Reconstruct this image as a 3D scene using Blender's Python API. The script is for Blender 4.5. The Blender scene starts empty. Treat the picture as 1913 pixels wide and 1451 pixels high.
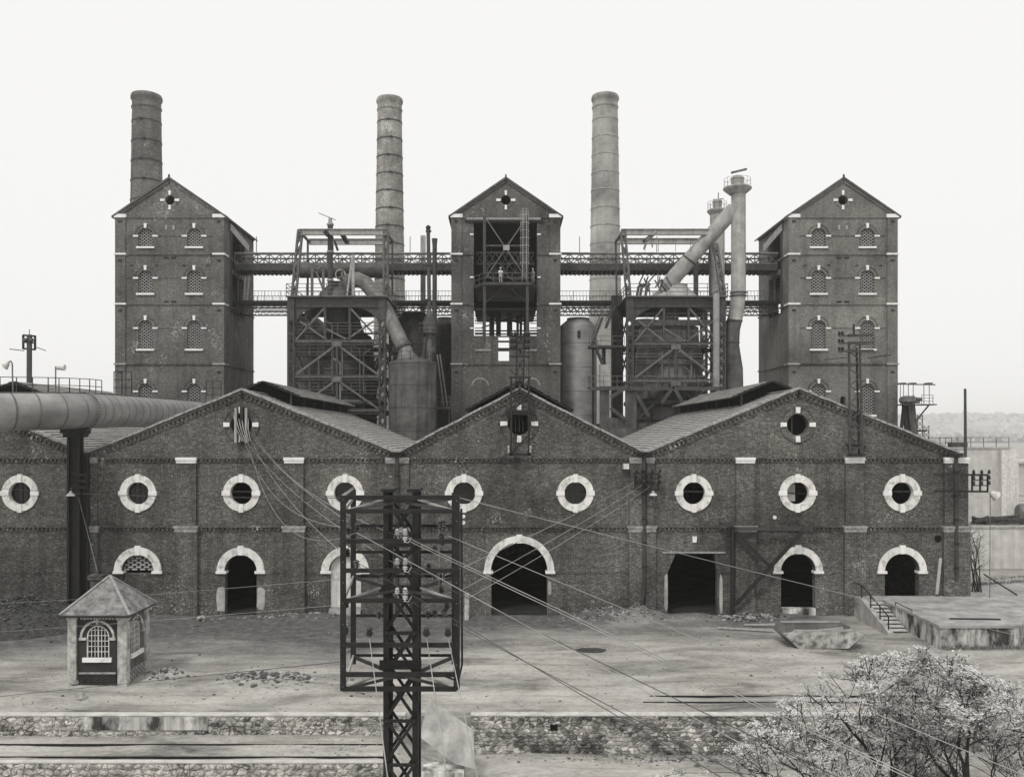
import bpy, math, random
from mathutils import Vector, Matrix
from mathutils.geometry import tessellate_polygon
random.seed(11)
SC = bpy.context.scene
COL = SC.collection
R = math.radians
# ------------------------------------------------------------------ camera, sky, sun, exposure
EYE, FPX, CX, CY = 13.5, 1650.0, 942.0, 812.0     # eye height (m), focal length and vanishing point in photo pixels
cam = bpy.data.cameras.new('camera'); camo = bpy.data.objects.new('camera', cam); COL.objects.link(camo)
camo.location = (0, 0, EYE); camo.rotation_euler = (R(90), 0, 0)
cam.sensor_width = 36.0; cam.lens = FPX / 1913.0 * 36.0
cam.shift_x = (956.5 - CX) / 1913.0; cam.shift_y = (CY - 725.5) / 1913.0   # rising front, as on a view camera
cam.clip_start = 0.5; cam.clip_end = 12000
SC.camera = camo
world = bpy.data.worlds.new('World'); SC.world = world; world.use_nodes = True
wn = world.node_tree; wn.nodes.clear()
SUN_EL, SUN_AZ = 52.0, 205.0       # behind the camera, a little to its left; azimuth clockwise from +Y
sky = wn.nodes.new('ShaderNodeTexSky'); sky.sky_type = 'NISHITA'; sky.sun_disc = False
sky.sun_elevation = R(SUN_EL); sky.sun_rotation = R(SUN_AZ); sky.dust_density = 6.0; sky.air_density = 1.0
bw = wn.nodes.new('ShaderNodeRGBToBW')
mx = wn.nodes.new('ShaderNodeMix'); mx.data_type = 'RGBA'; mx.inputs[0].default_value = 0.9
mx.inputs[7].default_value = (10.3, 10.25, 10.1, 1)          # even high cloud
bg = wn.nodes.new('ShaderNodeBackground'); bg.inputs[1].default_value = 0.1
wo = wn.nodes.new('ShaderNodeOutputWorld')
wn.links.new(sky.outputs[0], bw.inputs[0]); wn.links.new(bw.outputs[0], mx.inputs[6])
wn.links.new(mx.outputs[2], bg.inputs[0]); wn.links.new(bg.outputs[0], wo.inputs[0])
sun = bpy.data.lights.new('sun', 'SUN'); sun.energy = 1.5; sun.angle = R(10); sun.color = (1, .985, .95)
suno = bpy.data.objects.new('sun', sun); COL.objects.link(suno)
_az = R(SUN_AZ); _el = R(SUN_EL)
_d = Vector((math.sin(_az) * math.cos(_el), math.cos(_az) * math.cos(_el), math.sin(_el)))
suno.rotation_euler = (-_d).to_track_quat('-Z', 'Y').to_euler()
vs = SC.view_settings; vs.view_transform = 'Standard'; vs.look = 'None'; vs.exposure = 0; vs.gamma = 1; vs.use_curve_mapping = False
SC.cycles.use_denoising = True
SC.cycles.max_bounces = 6; SC.cycles.diffuse_bounces = 3; SC.cycles.glossy_bounces = 2; SC.cycles.volume_bounces = 1

# ------------------------------------------------------------------ helpers
def W(px, py, Y): return Vector(((px - CX) * Y / FPX, Y, EYE - (py - CY) * Y / FPX))
def V(*a): return Vector(a)
class MB:
    def __init__(s): s.v = []; s.f = []
    def add(s, vs, fs):
        o = len(s.v); s.v += [tuple(p) for p in vs]; s.f += [tuple(i + o for i in f) for f in fs]; return s
    def box(s, x0, x1, y0, y1, z0, z1):
        return s.add([(x0,y0,z0),(x1,y0,z0),(x1,y1,z0),(x0,y1,z0),(x0,y0,z1),(x1,y0,z1),(x1,y1,z1),(x0,y1,z1)],
                     [(0,3,2,1),(4,5,6,7),(0,1,5,4),(1,2,6,5),(2,3,7,6),(3,0,4,7)])
    def bar(s, p, q, w, h=None, up=(0,0,1)):       # beam from p to q, w across, h along 'up'
        p = Vector(p); q = Vector(q); h = w if h is None else h
        d = (q - p); L = d.length
        if L < 1e-6: return s
        d /= L; u = Vector(up)
        if abs(d.dot(u)) > .95: u = Vector((0,1,0)) if abs(d.y) < .9 else Vector((1,0,0))
        a = d.cross(u).normalized(); b = a.cross(d).normalized()
        a *= w / 2; b *= h / 2
        return s.add([p-a-b, p+a-b, p+a+b, p-a+b, q-a-b, q+a-b, q+a+b, q-a+b],
                     [(0,3,2,1),(4,5,6,7),(0,1,5,4),(1,2,6,5),(2,3,7,6),(3,0,4,7)])
    def tube(s, pts, r, n=8, cap=True):            # r number or list
        pts = [Vector(p) for p in pts]; m = len(pts)
        rr = r if isinstance(r, (list, tuple)) else [r] * m
        ring = []; a = None
        for i, p in enumerate(pts):
            d = (pts[min(i+1, m-1)] - pts[max(i-1, 0)]).normalized()
            if a is None:
                u = Vector((0,0,1)) if abs(d.z) < .9 else Vector((0,1,0))
                a = d.cross(u).normalized()
            else:
                a = (a - d * a.dot(d)).normalized()
            b = d.cross(a)
            ring += [p + (a * math.cos(t) + b * math.sin(t)) * rr[i] for t in [2*math.pi*k/n for k in range(n)]]
        fs = [(i*n+k, i*n+(k+1)%n, (i+1)*n+(k+1)%n, (i+1)*n+k) for i in range(m-1) for k in range(n)]
        if cap: fs += [tuple(range(n))[::-1], tuple((m-1)*n+k for k in range(n))]
        return s.add(ring, fs)
    def lathe(s, prof, c, n=24):                   # prof: (r, z) list, vertical axis at c
        vs_ = []; m = len(prof)
        for r, z in prof:
            vs_ += [(c[0] + r*math.cos(2*math.pi*k/n), c[1] + r*math.sin(2*math.pi*k/n), z) for k in range(n)]
        fs = [(i*n+k, i*n+(k+1)%n, (i+1)*n+(k+1)%n, (i+1)*n+k) for i in range(m-1) for k in range(n)]
        fs += [tuple(range(n))[::-1], tuple((m-1)*n+k for k in range(n))]
        return s.add(vs_, fs)
    def plate(s, outer, holes, d0, d1, f):         # flat plate with holes; f(u, v, d) -> xyz, d0 = front
        loops = [outer] + list(holes)
        flat = [p for l in loops for p in l]; n = len(flat)
        tri = tessellate_polygon([[Vector((p[0], p[1], 0)) for p in l] for l in loops])
        vs_ = [f(p[0], p[1], d0) for p in flat] + [f(p[0], p[1], d1) for p in flat]
        fs = []
        for t in tri:
            a, b, c = [Vector(flat[i]) for i in t]
            t = tuple(t) if (b-a).cross(c-a) > 0 else tuple(t)[::-1]
            fs += [t, tuple(i + n for i in t[::-1])]
        o = 0
        for l in loops:
            k = len(l)
            fs += [(o+i, o+n+i, o+n+(i+1)%k, o+(i+1)%k) for i in range(k)]
            o += k
        return s.add(vs_, fs)
    def ring(s, c, r0, r1, d0, d1, f, a0=0, a1=360, n=40):   # annulus or arch band
        full = abs(a1 - a0 - 360) < 1e-6; m = n if full else n + 1
        A = [R(a0 + (a1-a0) * i / n) for i in range(m)]
        vs_ = []
        for r in (r0, r1):
            for d in (d0, d1): vs_ += [f(c[0] + r*math.cos(t), c[1] + r*math.sin(t), d) for t in A]
        fs = []
        for i in range(n):
            j = (i+1) % m; q = lambda k, i: k*m + i
            fs += [(q(0,i), q(0,j), q(2,j), q(2,i)), (q(1,i), q(3,i), q(3,j), q(1,j)), (q(2,i), q(2,j), q(3,j), q(3,i)), (q(0,i), q(1,i), q(1,j), q(0,j))]
        if not full: fs += [(0, 2*m, 3*m, m), (m-1, 2*m-1, 4*m-1, 3*m-1)]
        return s.add(vs_, fs)
    def mesh(s, name, off=(0,0,0), smooth=False):
        me = bpy.data.meshes.new(name)
        me.from_pydata([(a-off[0], b-off[1], c-off[2]) for a, b, c in s.v], [], s.f)
        if smooth:
            me.polygons.foreach_set('use_smooth', [True]*len(me.polygons)); me.set_sharp_from_angle(angle=R(38))
        me.update(); return me
FRONT = lambda y: (lambda u, v, d: (u, y + d, v))          # plane facing the camera, depth d away from it
def circ(c, r, n=32): return [(c[0] + r*math.cos(2*math.pi*i/n), c[1] + r*math.sin(2*math.pi*i/n)) for i in range(n)]
def archpoly(cx, z0, zs, hw, n=18, zb=None):               # opening with round head, springing zs
    return [(cx-hw, z0), (cx+hw, z0)] + [(cx + hw*math.cos(math.pi*i/n), zs + hw*math.sin(math.pi*i/n)) for i in range(n+1)]
ORG = {}
def T(name, label, cat, loc, group=None):
    o = bpy.data.objects.new(name, None); COL.objects.link(o); o.location = loc; o.empty_display_size = .3
    o['label'] = label; o['category'] = cat
    if group: o['group'] = group
    ORG[o.name] = Vector(loc); return o
def P(name, mb, mat, par, smooth=False, label=None, kind=None):   # part (or sub-part) built in world coordinates
    org = ORG[par.name]
    o = bpy.data.objects.new(name, mb.mesh(name, org, smooth)); COL.objects.link(o); o.parent = par
    o.data.materials.append(M[mat]); ORG[o.name] = org
    if label: o['label'] = label
    if kind: o['kind'] = kind
    return o
def PM(name, me, par, loc, rot=None, scale=None, kind=None):      # part that shares a mesh; loc in world coordinates
    o = bpy.data.objects.new(name, me); COL.objects.link(o); o.parent = par
    o.location = Vector(loc) - ORG[par.name]
    if rot: o.rotation_euler = rot
    if scale: o.scale = scale
    if kind: o['kind'] = kind
    ORG[o.name] = Vector(loc); return o
def S(name, mb, mat, label=None, cat=None, group=None, kind=None, smooth=False):   # a thing that is one mesh
    xs = [v[0] for v in mb.v]; ys = [v[1] for v in mb.v]; zs = [v[2] for v in mb.v]
    org = Vector(((min(xs)+max(xs))/2, (min(ys)+max(ys))/2, min(zs)))
    if kind == 'structure': org = Vector((0,0,0))
    o = bpy.data.objects.new(name, mb.mesh(name, org, smooth)); COL.objects.link(o); o.location = org
    o.data.materials.append(M[mat]); ORG[o.name] = org
    if label: o['label'] = label
    if cat: o['category'] = cat
    if group: o['group'] = group
    if kind: o['kind'] = kind
    return o

# ------------------------------------------------------------------ materials (black-and-white photograph: tones of grey, a trace of warmth)
M = {}
HAZE = .0003
def g(v, k=.012): return (v*(1+k), v, v*(1-2*k), 1)
class NT:
    def __init__(s, name, rough=.85, spec=.3, metal=0):
        m = bpy.data.materials.new(name); m.use_nodes = True; s.m = m; s.t = m.node_tree; s.b = s.t.nodes['Principled BSDF']
        s.b.inputs['Roughness'].default_value = rough; s.b.inputs['Specular IOR Level'].default_value = spec; s.b.inputs['Metallic'].default_value = metal
        M[name] = m
    def n(s, ty, **k):
        x = s.t.nodes.new(ty)
        for a, b in k.items(): setattr(x, a, b)
        return x
    def l(s, a, b): s.t.links.new(a, b)
    def pos(s): return s.n('ShaderNodeNewGeometry').outputs['Position']
    def mul(s, vec, sc):
        x = s.n('ShaderNodeVectorMath', operation='MULTIPLY'); s.l(vec, x.inputs[0]); x.inputs[1].default_value = sc; return x.outputs[0]
    def noise(s, vec, scale, detail=4, rough=.6, dist=0):
        x = s.n('ShaderNodeTexNoise'); s.l(vec, x.inputs['Vector']); x.inputs['Scale'].default_value = scale
        x.inputs['Detail'].default_value = detail; x.inputs['Roughness'].default_value = rough; x.inputs['Distortion'].default_value = dist
        return x.outputs['Fac']
    def ramp(s, fac, stops):
        x = s.n('ShaderNodeValToRGB'); s.l(fac, x.inputs[0]); e = x.color_ramp.elements
        while len(e) < len(stops): e.new(.5)
        for i, (p, c) in enumerate(stops):
            e[i].position = p; e[i].color = c if isinstance(c, tuple) else g(c)
        return x.outputs[0]
    def mix(s, fac, a, b, mode='MIX'):
        x = s.n('ShaderNodeMix', data_type='RGBA', blend_type=mode)
        for i_, v in ((0, fac), (6, a), (7, b)):
            sock = x.inputs[i_]
            if hasattr(v, 'is_linked'): s.l(v, sock)
            elif i_ == 0: sock.default_value = v
            else: sock.default_value = v if isinstance(v, tuple) else g(v)
        return x.outputs[2]
    def bump(s, h, st=.4, dist=.02):
        x = s.n('ShaderNodeBump'); x.inputs['Strength'].default_value = st; x.inputs['Distance'].default_value = dist
        s.l(h, x.inputs['Height']); s.l(x.outputs[0], s.b.inputs['Normal'])
    def out(s, c): s.l(c, s.b.inputs['Base Color']); return s.m
    def wallvec(s):        # (along the wall, height) whichever way the wall faces
        gm = s.n('ShaderNodeNewGeometry'); sp = s.n('ShaderNodeSeparateXYZ'); s.l(gm.outputs['Position'], sp.inputs[0])
        sn = s.n('ShaderNodeSeparateXYZ'); s.l(gm.outputs['True Normal'], sn.inputs[0])
        ab = s.n('ShaderNodeMath', operation='ABSOLUTE'); s.l(sn.outputs[0], ab.inputs[0])
        gt = s.n('ShaderNodeMath', operation='GREATER_THAN'); s.l(ab.outputs[0], gt.inputs[0]); gt.inputs[1].default_value = .7
        mxn = s.n('ShaderNodeMix', data_type='FLOAT'); s.l(gt.outputs[0], mxn.inputs[0]); s.l(sp.outputs[0], mxn.inputs[2]); s.l(sp.outputs[1], mxn.inputs[3])
        cb = s.n('ShaderNodeCombineXYZ'); s.l(mxn.outputs[0], cb.inputs[0]); s.l(sp.outputs[2], cb.inputs[1]); return cb.outputs[0], gm.outputs['Position'], sp.outputs[2]
def brickmat(name, lo, hi, mortar, bw=.46, bh=.15, eff=.62, effc=.5, msize=.02, streak=.5, speck=.5, salt=0):
    t = NT(name, .9, .2); vec, pos, z = t.wallvec()
    b = t.n('ShaderNodeTexBrick'); t.l(vec, b.inputs['Vector'])
    b.inputs['Scale'].default_value = 1; b.inputs['Brick Width'].default_value = bw; b.inputs['Row Height'].default_value = bh
    b.inputs['Mortar Size'].default_value = msize; b.inputs['Mortar Smooth'].default_value = .3; b.inputs['Bias'].default_value = -.25
    b.inputs['Color1'].default_value = g(lo); b.inputs['Color2'].default_value = g(hi); b.inputs['Mortar'].default_value = g(mortar)
    c = b.outputs['Color']
    big = t.ramp(t.noise(pos, .16, 5, .62), [(.3, .5), (.46, .92), (.58, 1.15), (.72, 1.6)])
    c = t.mix(1, c, big, 'MULTIPLY')
    st = t.ramp(t.noise(t.mul(pos, (1.3, 1.3, .12)), 1, 4, .6), [(.33, .5), (.5, .95), (.62, 1.1), (.76, 1.35)])
    c = t.mix(streak, c, st, 'MULTIPLY')
    wn_ = t.n('ShaderNodeTexWhiteNoise', noise_dimensions='3D'); sn_ = t.n('ShaderNodeVectorMath', operation='SNAP'); t.l(vec, sn_.inputs[0]); sn_.inputs[1].default_value = (.125, .085, 1)
    t.l(sn_.outputs[0], wn_.inputs['Vector'])
    c = t.mix(speck, c, t.ramp(wn_.outputs['Value'], [(0, .35), (.5, .85), (.8, 1.1), (.98, 1.9)]), 'MULTIPLY')
    c = t.mix(speck, c, t.ramp(t.noise(t.mul(vec, (1, 1.6, 1)), 8, 2, .6), [(.32, .6), (.5, 1.0), (.7, 1.6)]), 'MULTIPLY')
    fine = t.noise(pos, 5.5, 3, .75); zone = t.noise(pos, .33, 3, .6)
    mm = t.n('ShaderNodeMath', operation='MULTIPLY'); t.l(fine, mm.inputs[0]); t.l(zone, mm.inputs[1])
    k = t.ramp(mm.outputs[0], [(eff*.52, (0,0,0,1)), (eff*.62, (1,1,1,1))])
    c = t.mix(k, c, effc)
    if salt:       # salt bloom and patched joints near the foot of the wall
        zr = t.n('ShaderNodeMapRange'); t.l(z, zr.inputs[0]); zr.inputs[1].default_value = .2; zr.inputs[2].default_value = 2.4; zr.inputs[3].default_value = .2; zr.inputs[4].default_value = 0
        ad_ = t.n('ShaderNodeMath', operation='ADD'); t.l(t.noise(t.mul(pos, (.35, .35, .9)), 1, 5, .7), ad_.inputs[0]); t.l(zr.outputs[0], ad_.inputs[1])
        mm2 = t.n('ShaderNodeMath', operation='MULTIPLY'); t.l(ad_.outputs[0], mm2.inputs[0]); t.l(t.noise(pos, 4, 3, .7), mm2.inputs[1])
        c = t.mix(t.ramp(mm2.outputs[0], [(.41, (0,0,0,1)), (.5, (1,1,1,1))]), c, .42)
    t.bump(b.outputs['Fac'], .5, -.02)
    return t.out(c)
def noisemat(name, lo, hi, scale=2, rough=.85, spec=.3, metal=0, sc=(1,1,1), bump=.0, dist=.02, p0=.32, p1=.68, streak=0, detail=5):
    t = NT(name, rough, spec, metal); pos = t.pos(); nz = t.noise(t.mul(pos, sc), scale, detail, .65)
    c = t.ramp(nz, [(p0, lo), (p1, hi)])
    if streak:
        st = t.ramp(t.noise(t.mul(pos, (1.6, 1.6, .07)), 1, 5, .65), [(.3, 1-streak), (.55, 1.0), (.75, 1+streak*.6)])
        c = t.mix(1, c, st, 'MULTIPLY')
    if bump: t.bump(t.noise(pos, scale*3, 4, .7), bump, dist)
    return t.out(c)
brickmat('brick_hall', .034, .14, .22, bw=.25, bh=.085, eff=.71, effc=.4, msize=.012, speck=.5, salt=1)
brickmat('brick_tower', .06, .13, .18, bw=.25, bh=.085, eff=.68, effc=.36, msize=.011, speck=.3)
brickmat('brick_tower_worn', .07, .17, .22, bw=.25, bh=.085, msize=.011, speck=.3, eff=.655, effc=.36)
brickmat('brick_tower_pale', .14, .21, .24, bw=.25, bh=.085, msize=.011, speck=.35, eff=.78, effc=.4)
brickmat('brick_plinth', .045, .12, .17, bw=.25, bh=.085, msize=.011, eff=.68, effc=.45)
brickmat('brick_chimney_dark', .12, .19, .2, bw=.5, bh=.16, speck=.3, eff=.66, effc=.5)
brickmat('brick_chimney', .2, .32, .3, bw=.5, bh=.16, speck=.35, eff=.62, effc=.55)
brickmat('brick_chimney_pale', .33, .4, .39, bw=.5, bh=.16, speck=.12, eff=.8, effc=.5, streak=.3)  # pale grey brick, with smoke and haze lightening put into the colour
noisemat('stone_white', .55, .8, 1.6, .8, .2, bump=.2, p0=.25, p1=.5)
noisemat('stone_ring', .34, .74, 2.6, .8, .2, bump=.35, p0=.3, p1=.5, streak=.3)
noisemat('stone_grey', .2, .42, 2.5, .85, .2, bump=.3)
noisemat('lattice_brick', .28, .44, 3, .9, .2)
noisemat('coping', .16, .42, 3.5, .9, .2, bump=.4)
noisemat('steel_dark', .008, .022, 3, .6, .35, streak=.3)
noisemat('steel_mid', .03, .07, 2.5, .6, .4, streak=.35)
noisemat('steel_grey', .08, .16, 2.2, .6, .4, streak=.35)
noisemat('steel_light', .26, .42, 2, .6, .35, streak=.3)
noisemat('rust_dark', .022, .06, .9, .6, .35, streak=.55, bump=.12)
noisemat('rust_plate', .04, .11, .9, .6, .35, streak=.55, bump=.12)
noisemat('rust_plate_grey', .11, .2, .8, .55, .4, streak=.5, bump=.1)
noisemat('tank_plate', .05, .13, .8, .55, .4, streak=.6, bump=.1)
noisemat('pipe_plate', .17, .34, .7, .42, .4, sc=(.6, .6, 1), bump=.05)
noisemat('pipe_pale', .24, .42, .9, .6, .35, streak=.3, bump=.05)
noisemat('wire', .22, .4, .5, .5, .4)
noisemat('wire_dark', .03, .06, .5, .5, .4)
noisemat('porcelain', .36, .55, 4, .25, .5)
noisemat('porcelain_dark', .03, .06, 4, .3, .5)
noisemat('concrete', .28, .5, 1.2, .9, .2, streak=.3, bump=.3, dist=.03)
noisemat('concrete_stained', .05, .62, 1.0, .9, .2, sc=(1, 1, .4), streak=.6, bump=.4, dist=.04, p0=.38, p1=.56)
noisemat('concrete_pale', .42, .6, .8, .9, .2, streak=.2)
noisemat('plaster_dark', .02, .04, 2, .7, .3, streak=.2)
noisemat('plaster_pale', .22, .62, 2.6, .85, .2, bump=.2, streak=.3)
noisemat('white_paint', .5, .75, 3, .7, .3, streak=.25)
noisemat('wood_grey', .25, .45, 4, .85, .2, sc=(1, 1, .2))
noisemat('bark', .018, .05, 6, .9, .2, bump=.4)
noisemat('leaf_pale', .48, .72, 2.2, .7, .2)
noisemat('leaf_grey', .14, .28, 2.2, .7, .2)
noisemat('rock', .16, .42, 2.8, .92, .2, bump=.5)
noisemat('rock_dark', .05, .14, 2.5, .92, .2, bump=.5)
noisemat('mortar', .18, .5, 1.6, .95, .15, bump=.6, dist=.05)
noisemat('coal', .022, .09, 4, .95, .2, bump=.7, dist=.05)
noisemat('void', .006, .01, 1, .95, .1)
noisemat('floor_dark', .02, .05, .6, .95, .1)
noisemat('forest', .28, .5, .03, .9, .1)  # pale colour carries part of the distance haze as well as spring foliage
noisemat('field', .2, .35, .02, .9, .1)
noisemat('roof_slate', .07, .13, 1.4, .85, .25)
def tile(name, lo, hi):
    t = NT(name, .8, .25); pos = t.pos()
    c = t.ramp(t.noise(t.mul(pos, (1, .5, 1)), 1.1, 6, .7), [(.28, lo), (.7, hi)])
    sp = t.ramp(t.noise(t.mul(pos, (4, 2.2, 4)), 1, 2, .5), [(.3, .6), (.42, 1.0), (.8, 1.1)])
    c = t.mix(1, c, sp, 'MULTIPLY')
    b = t.n('ShaderNodeTexWave', wave_type='BANDS', bands_direction='Y'); t.l(pos, b.inputs['Vector']); b.inputs['Scale'].default_value = 1.25
    b.inputs['Distortion'].default_value = .3
    c = t.mix(.16, c, b.outputs['Color'], 'MULTIPLY')
    t.bump(b.outputs['Fac'], .35, .03); return t.out(c)
tile('roof_tile', .24, .44)
tile('roof_tile_dark', .08, .18)
t = NT('glass_dark', .12, .5); t.b.inputs['Base Color'].default_value = g(.012)
t = NT('ground', .95, .15)
pos = t.pos()
big = t.noise(t.mul(pos, (.13, .34, .3)), 1, 8, .68, .5)
c = t.ramp(big, [(.3, .10), (.41, .24), (.52, .37), (.63, .46), (.78, .54)])
fine = t.ramp(t.noise(t.mul(pos, (1.6, 2.6, 1)), 1.6, 7, .76), [(.25, .55), (.5, 1.0), (.75, 1.22)])
c = t.mix(1, c, fine, 'MULTIPLY')
rw = t.n('ShaderNodeTexWave', wave_type='BANDS', bands_direction='Y'); t.l(t.mul(pos, (.25, 1, 1)), rw.inputs['Vector']); rw.inputs['Scale'].default_value = .22; rw.inputs['Distortion'].default_value = 9; rw.inputs['Detail'].default_value = 3; rw.inputs['Detail Scale'].default_value = .5
rk_ = t.ramp(rw.outputs['Fac'], [(.0, .8), (.1, .9), (.22, 1.0)])
c = t.mix(t.ramp(t.noise(t.mul(pos, (.2, .3, 1)), 1, 2, .5), [(.45, (0,0,0,1)), (.6, (1,1,1,1))]), c, t.mix(1, c, rk_, 'MULTIPLY'))
spk = t.ramp(t.noise(pos, 7, 3, .8), [(.28, .45), (.4, 1.0), (.62, 1.0), (.75, 1.3)])
c = t.mix(.7, c, spk, 'MULTIPLY')
# coal dust trodden in along the works front and round the doors
sp = t.n('ShaderNodeSeparateXYZ'); t.l(pos, sp.inputs[0])
ad = t.n('ShaderNodeMath', operation='MULTIPLY_ADD'); t.l(t.noise(t.mul(pos, (.13, .22, .2)), 1, 6, .65), ad.inputs[0]); ad.inputs[1].default_value = 22
xo = t.n('ShaderNodeMapRange'); t.l(sp.outputs[0], xo.inputs[0]); xo.inputs[1].default_value = -9; xo.inputs[2].default_value = 3; xo.inputs[3].default_value = 6.5; xo.inputs[4].default_value = 0
yo = t.n('ShaderNodeMath', operation='ADD'); t.l(sp.outputs[1], yo.inputs[0]); t.l(xo.outputs[0], yo.inputs[1]); t.l(yo.outputs[0], ad.inputs[2])
mr = t.n('ShaderNodeMapRange'); t.l(ad.outputs[0], mr.inputs[0]); mr.inputs[1].default_value = 67.5; mr.inputs[2].default_value = 76
lt = t.n('ShaderNodeMath', operation='LESS_THAN'); t.l(sp.outputs[1], lt.inputs[0]); lt.inputs[1].default_value = 66.2
xr = t.n('ShaderNodeMapRange'); t.l(sp.outputs[0], xr.inputs[0]); xr.inputs[1].default_value = 27; xr.inputs[2].default_value = 23
m1 = t.n('ShaderNodeMath', operation='MULTIPLY'); t.l(mr.outputs[0], m1.inputs[0]); t.l(lt.outputs[0], m1.inputs[1])
m2 = t.n('ShaderNodeMath', operation='MULTIPLY'); t.l(m1.outputs[0], m2.inputs[0]); t.l(xr.outputs[0], m2.inputs[1])
c = t.mix(m2.outputs[0], c, t.ramp(t.noise(pos, 1.6, 6, .72), [(.3, .06), (.55, .13), (.8, .3)]))
t.bump(t.noise(t.mul(pos, (1, 1.6, 1)), 2.6, 7, .75), .55, .12)
t.out(c)
def rubblemat(name, scale, lo, hi, joint, stain):
    t = NT(name, .95, .15); vec, pos, z = t.wallvec()
    wv = t.n('ShaderNodeVectorMath', operation='ADD'); t.l(vec, wv.inputs[0]); nz = t.n('ShaderNodeTexNoise'); t.l(pos, nz.inputs['Vector']); nz.inputs['Scale'].default_value = 3; nv = t.mul(nz.outputs['Color'], (.16, .16, 0)); t.l(nv, wv.inputs[1])
    v = t.n('ShaderNodeTexVoronoi'); t.l(t.mul(wv.outputs[0], (.8, 1.15, 1)), v.inputs['Vector']); v.inputs['Scale'].default_value = scale
    e = t.n('ShaderNodeTexVoronoi', feature='DISTANCE_TO_EDGE'); t.l(t.mul(wv.outputs[0], (.8, 1.15, 1)), e.inputs['Vector']); e.inputs['Scale'].default_value = scale
    b_ = t.n('ShaderNodeRGBToBW'); t.l(v.outputs['Color'], b_.inputs[0])
    c = t.ramp(b_.outputs[0], [(.2, lo), (.8, hi)])
    c = t.mix(1, c, t.ramp(t.noise(pos, 6, 5, .75), [(.3, .55), (.6, 1.15)]), 'MULTIPLY')
    c = t.mix(t.ramp(e.outputs['Distance'], [(.02, (1,1,1,1)), (.09, (0,0,0,1))]), c, t.ramp(t.noise(pos, 1.1, 4, .6), [(.4, joint*.35), (.6, joint*1.9)]))
    c = t.mix(1, c, t.ramp(t.noise(t.mul(pos, (.5, .5, .9)), 1, 5, .65), stain), 'MULTIPLY')
    t.bump(t.ramp(e.outputs['Distance'], [(.0, (0,0,0,1)), (.16, (1,1,1,1))]), .8, .06); return t.out(c)
rubblemat('rubble', 4.6, .14, .55, .2, [(.34, .2), (.45, .6), (.6, 1.25)])
rubblemat('rubble_pale', 3.2, .3, .6, .3, [(.3, .5), (.5, 1.0), (.7, 1.15)])
noisemat('hut_roof', .07, .3, 2.2, .85, .2, bump=.3)
noisemat('dock_floor', .2, .44, .7, .95, .15, bump=.4, dist=.05)
noisemat('skip_paint', .12, .52, 1.6, .7, .3, bump=.15, streak=.4, p0=.36, p1=.56)
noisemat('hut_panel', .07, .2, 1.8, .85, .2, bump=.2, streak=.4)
# ------------------------------------------------------------------ ground
def sm(a, b, x):
    t = max(0, min(1, (x-a)/(b-a))); return t*t*(3-2*t)
def hills(x, y): return 0
from mathutils import noise as mno
MOUNDS = [(7.2, 64.8, 2.2, 1.0, .75), (10.2, 65.0, 1.6, .9, .7), (13.8, 64.6, 1.8, .9, .45), (-14.2, 65.2, 3, .7, .35), (-4.6, 65.3, 2.4, .8, .5), (19.5, 65.3, 3, .8, .35),
          (-13.0, 48.2, 2.2, 1.2, .5), (-18.9, 49.6, 1.0, 1.0, .35), (-27.5, 65.3, 4, .8, .3)]
def gh(x, y):
    lo = -.9 + (-.8) * sm(-5.6, -3.4, x)
    lo2 = -3.4 + 1.6 * sm(-5.6, -4.2, x)
    if y >= 42.38: h = 0
    elif y >= 38.74: h = lo
    else: h = lo2 if x < -4.2 else lo - .02 * (38.74 - y)
    f = 1.0 if -60 < x < 60 and 5 < y < 110 else 0
    if f:
        h += .09 * mno.noise((x*.25, y*.3, 0)) + .035 * mno.noise((x*1.1, y*1.3, 3))
        if 42.38 <= y < 66:
            for mx_, my_, sx_, sy_, a in MOUNDS:
                q = ((x-mx_)/sx_)**2 + ((y-my_)/sy_)**2
                if q < 5: h += a * math.exp(-q) * (1 + .35*mno.noise((x*1.7, y*1.7, 5)))
            h -= .09 * sm(63, 65.9, y) * 0
    return h
xs = [-4000, -1500, -500, -200, -100, -70, -55] + [-46 + .42*i for i in range(215)] + [46, 50, 60, 80, 120, 200, 500, 1500, 4000]
ys = [-300, -60, -20, 0, 12, 20, 26, 30, 33, 35, 37, 38] + [38.72, 38.76] + [39 + .42*i for i in range(8)] + [42.34, 42.4] + [42.7 + .4*i for i in range(60)] + [67.5, 70, 75, 85, 100, 130, 180, 260, 400, 600, 900, 1400, 2500, 5000]
mb = MB(); nx = len(xs)
mb.v = [(x, y, gh(x, y)) for y in ys for x in xs]
mb.f = [(j*nx+i, j*nx+i+1, (j+1)*nx+i+1, (j+1)*nx+i) for j in range(len(ys)-1) for i in range(nx-1)]
S('ground', mb, 'ground', kind='structure', smooth=True)

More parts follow.
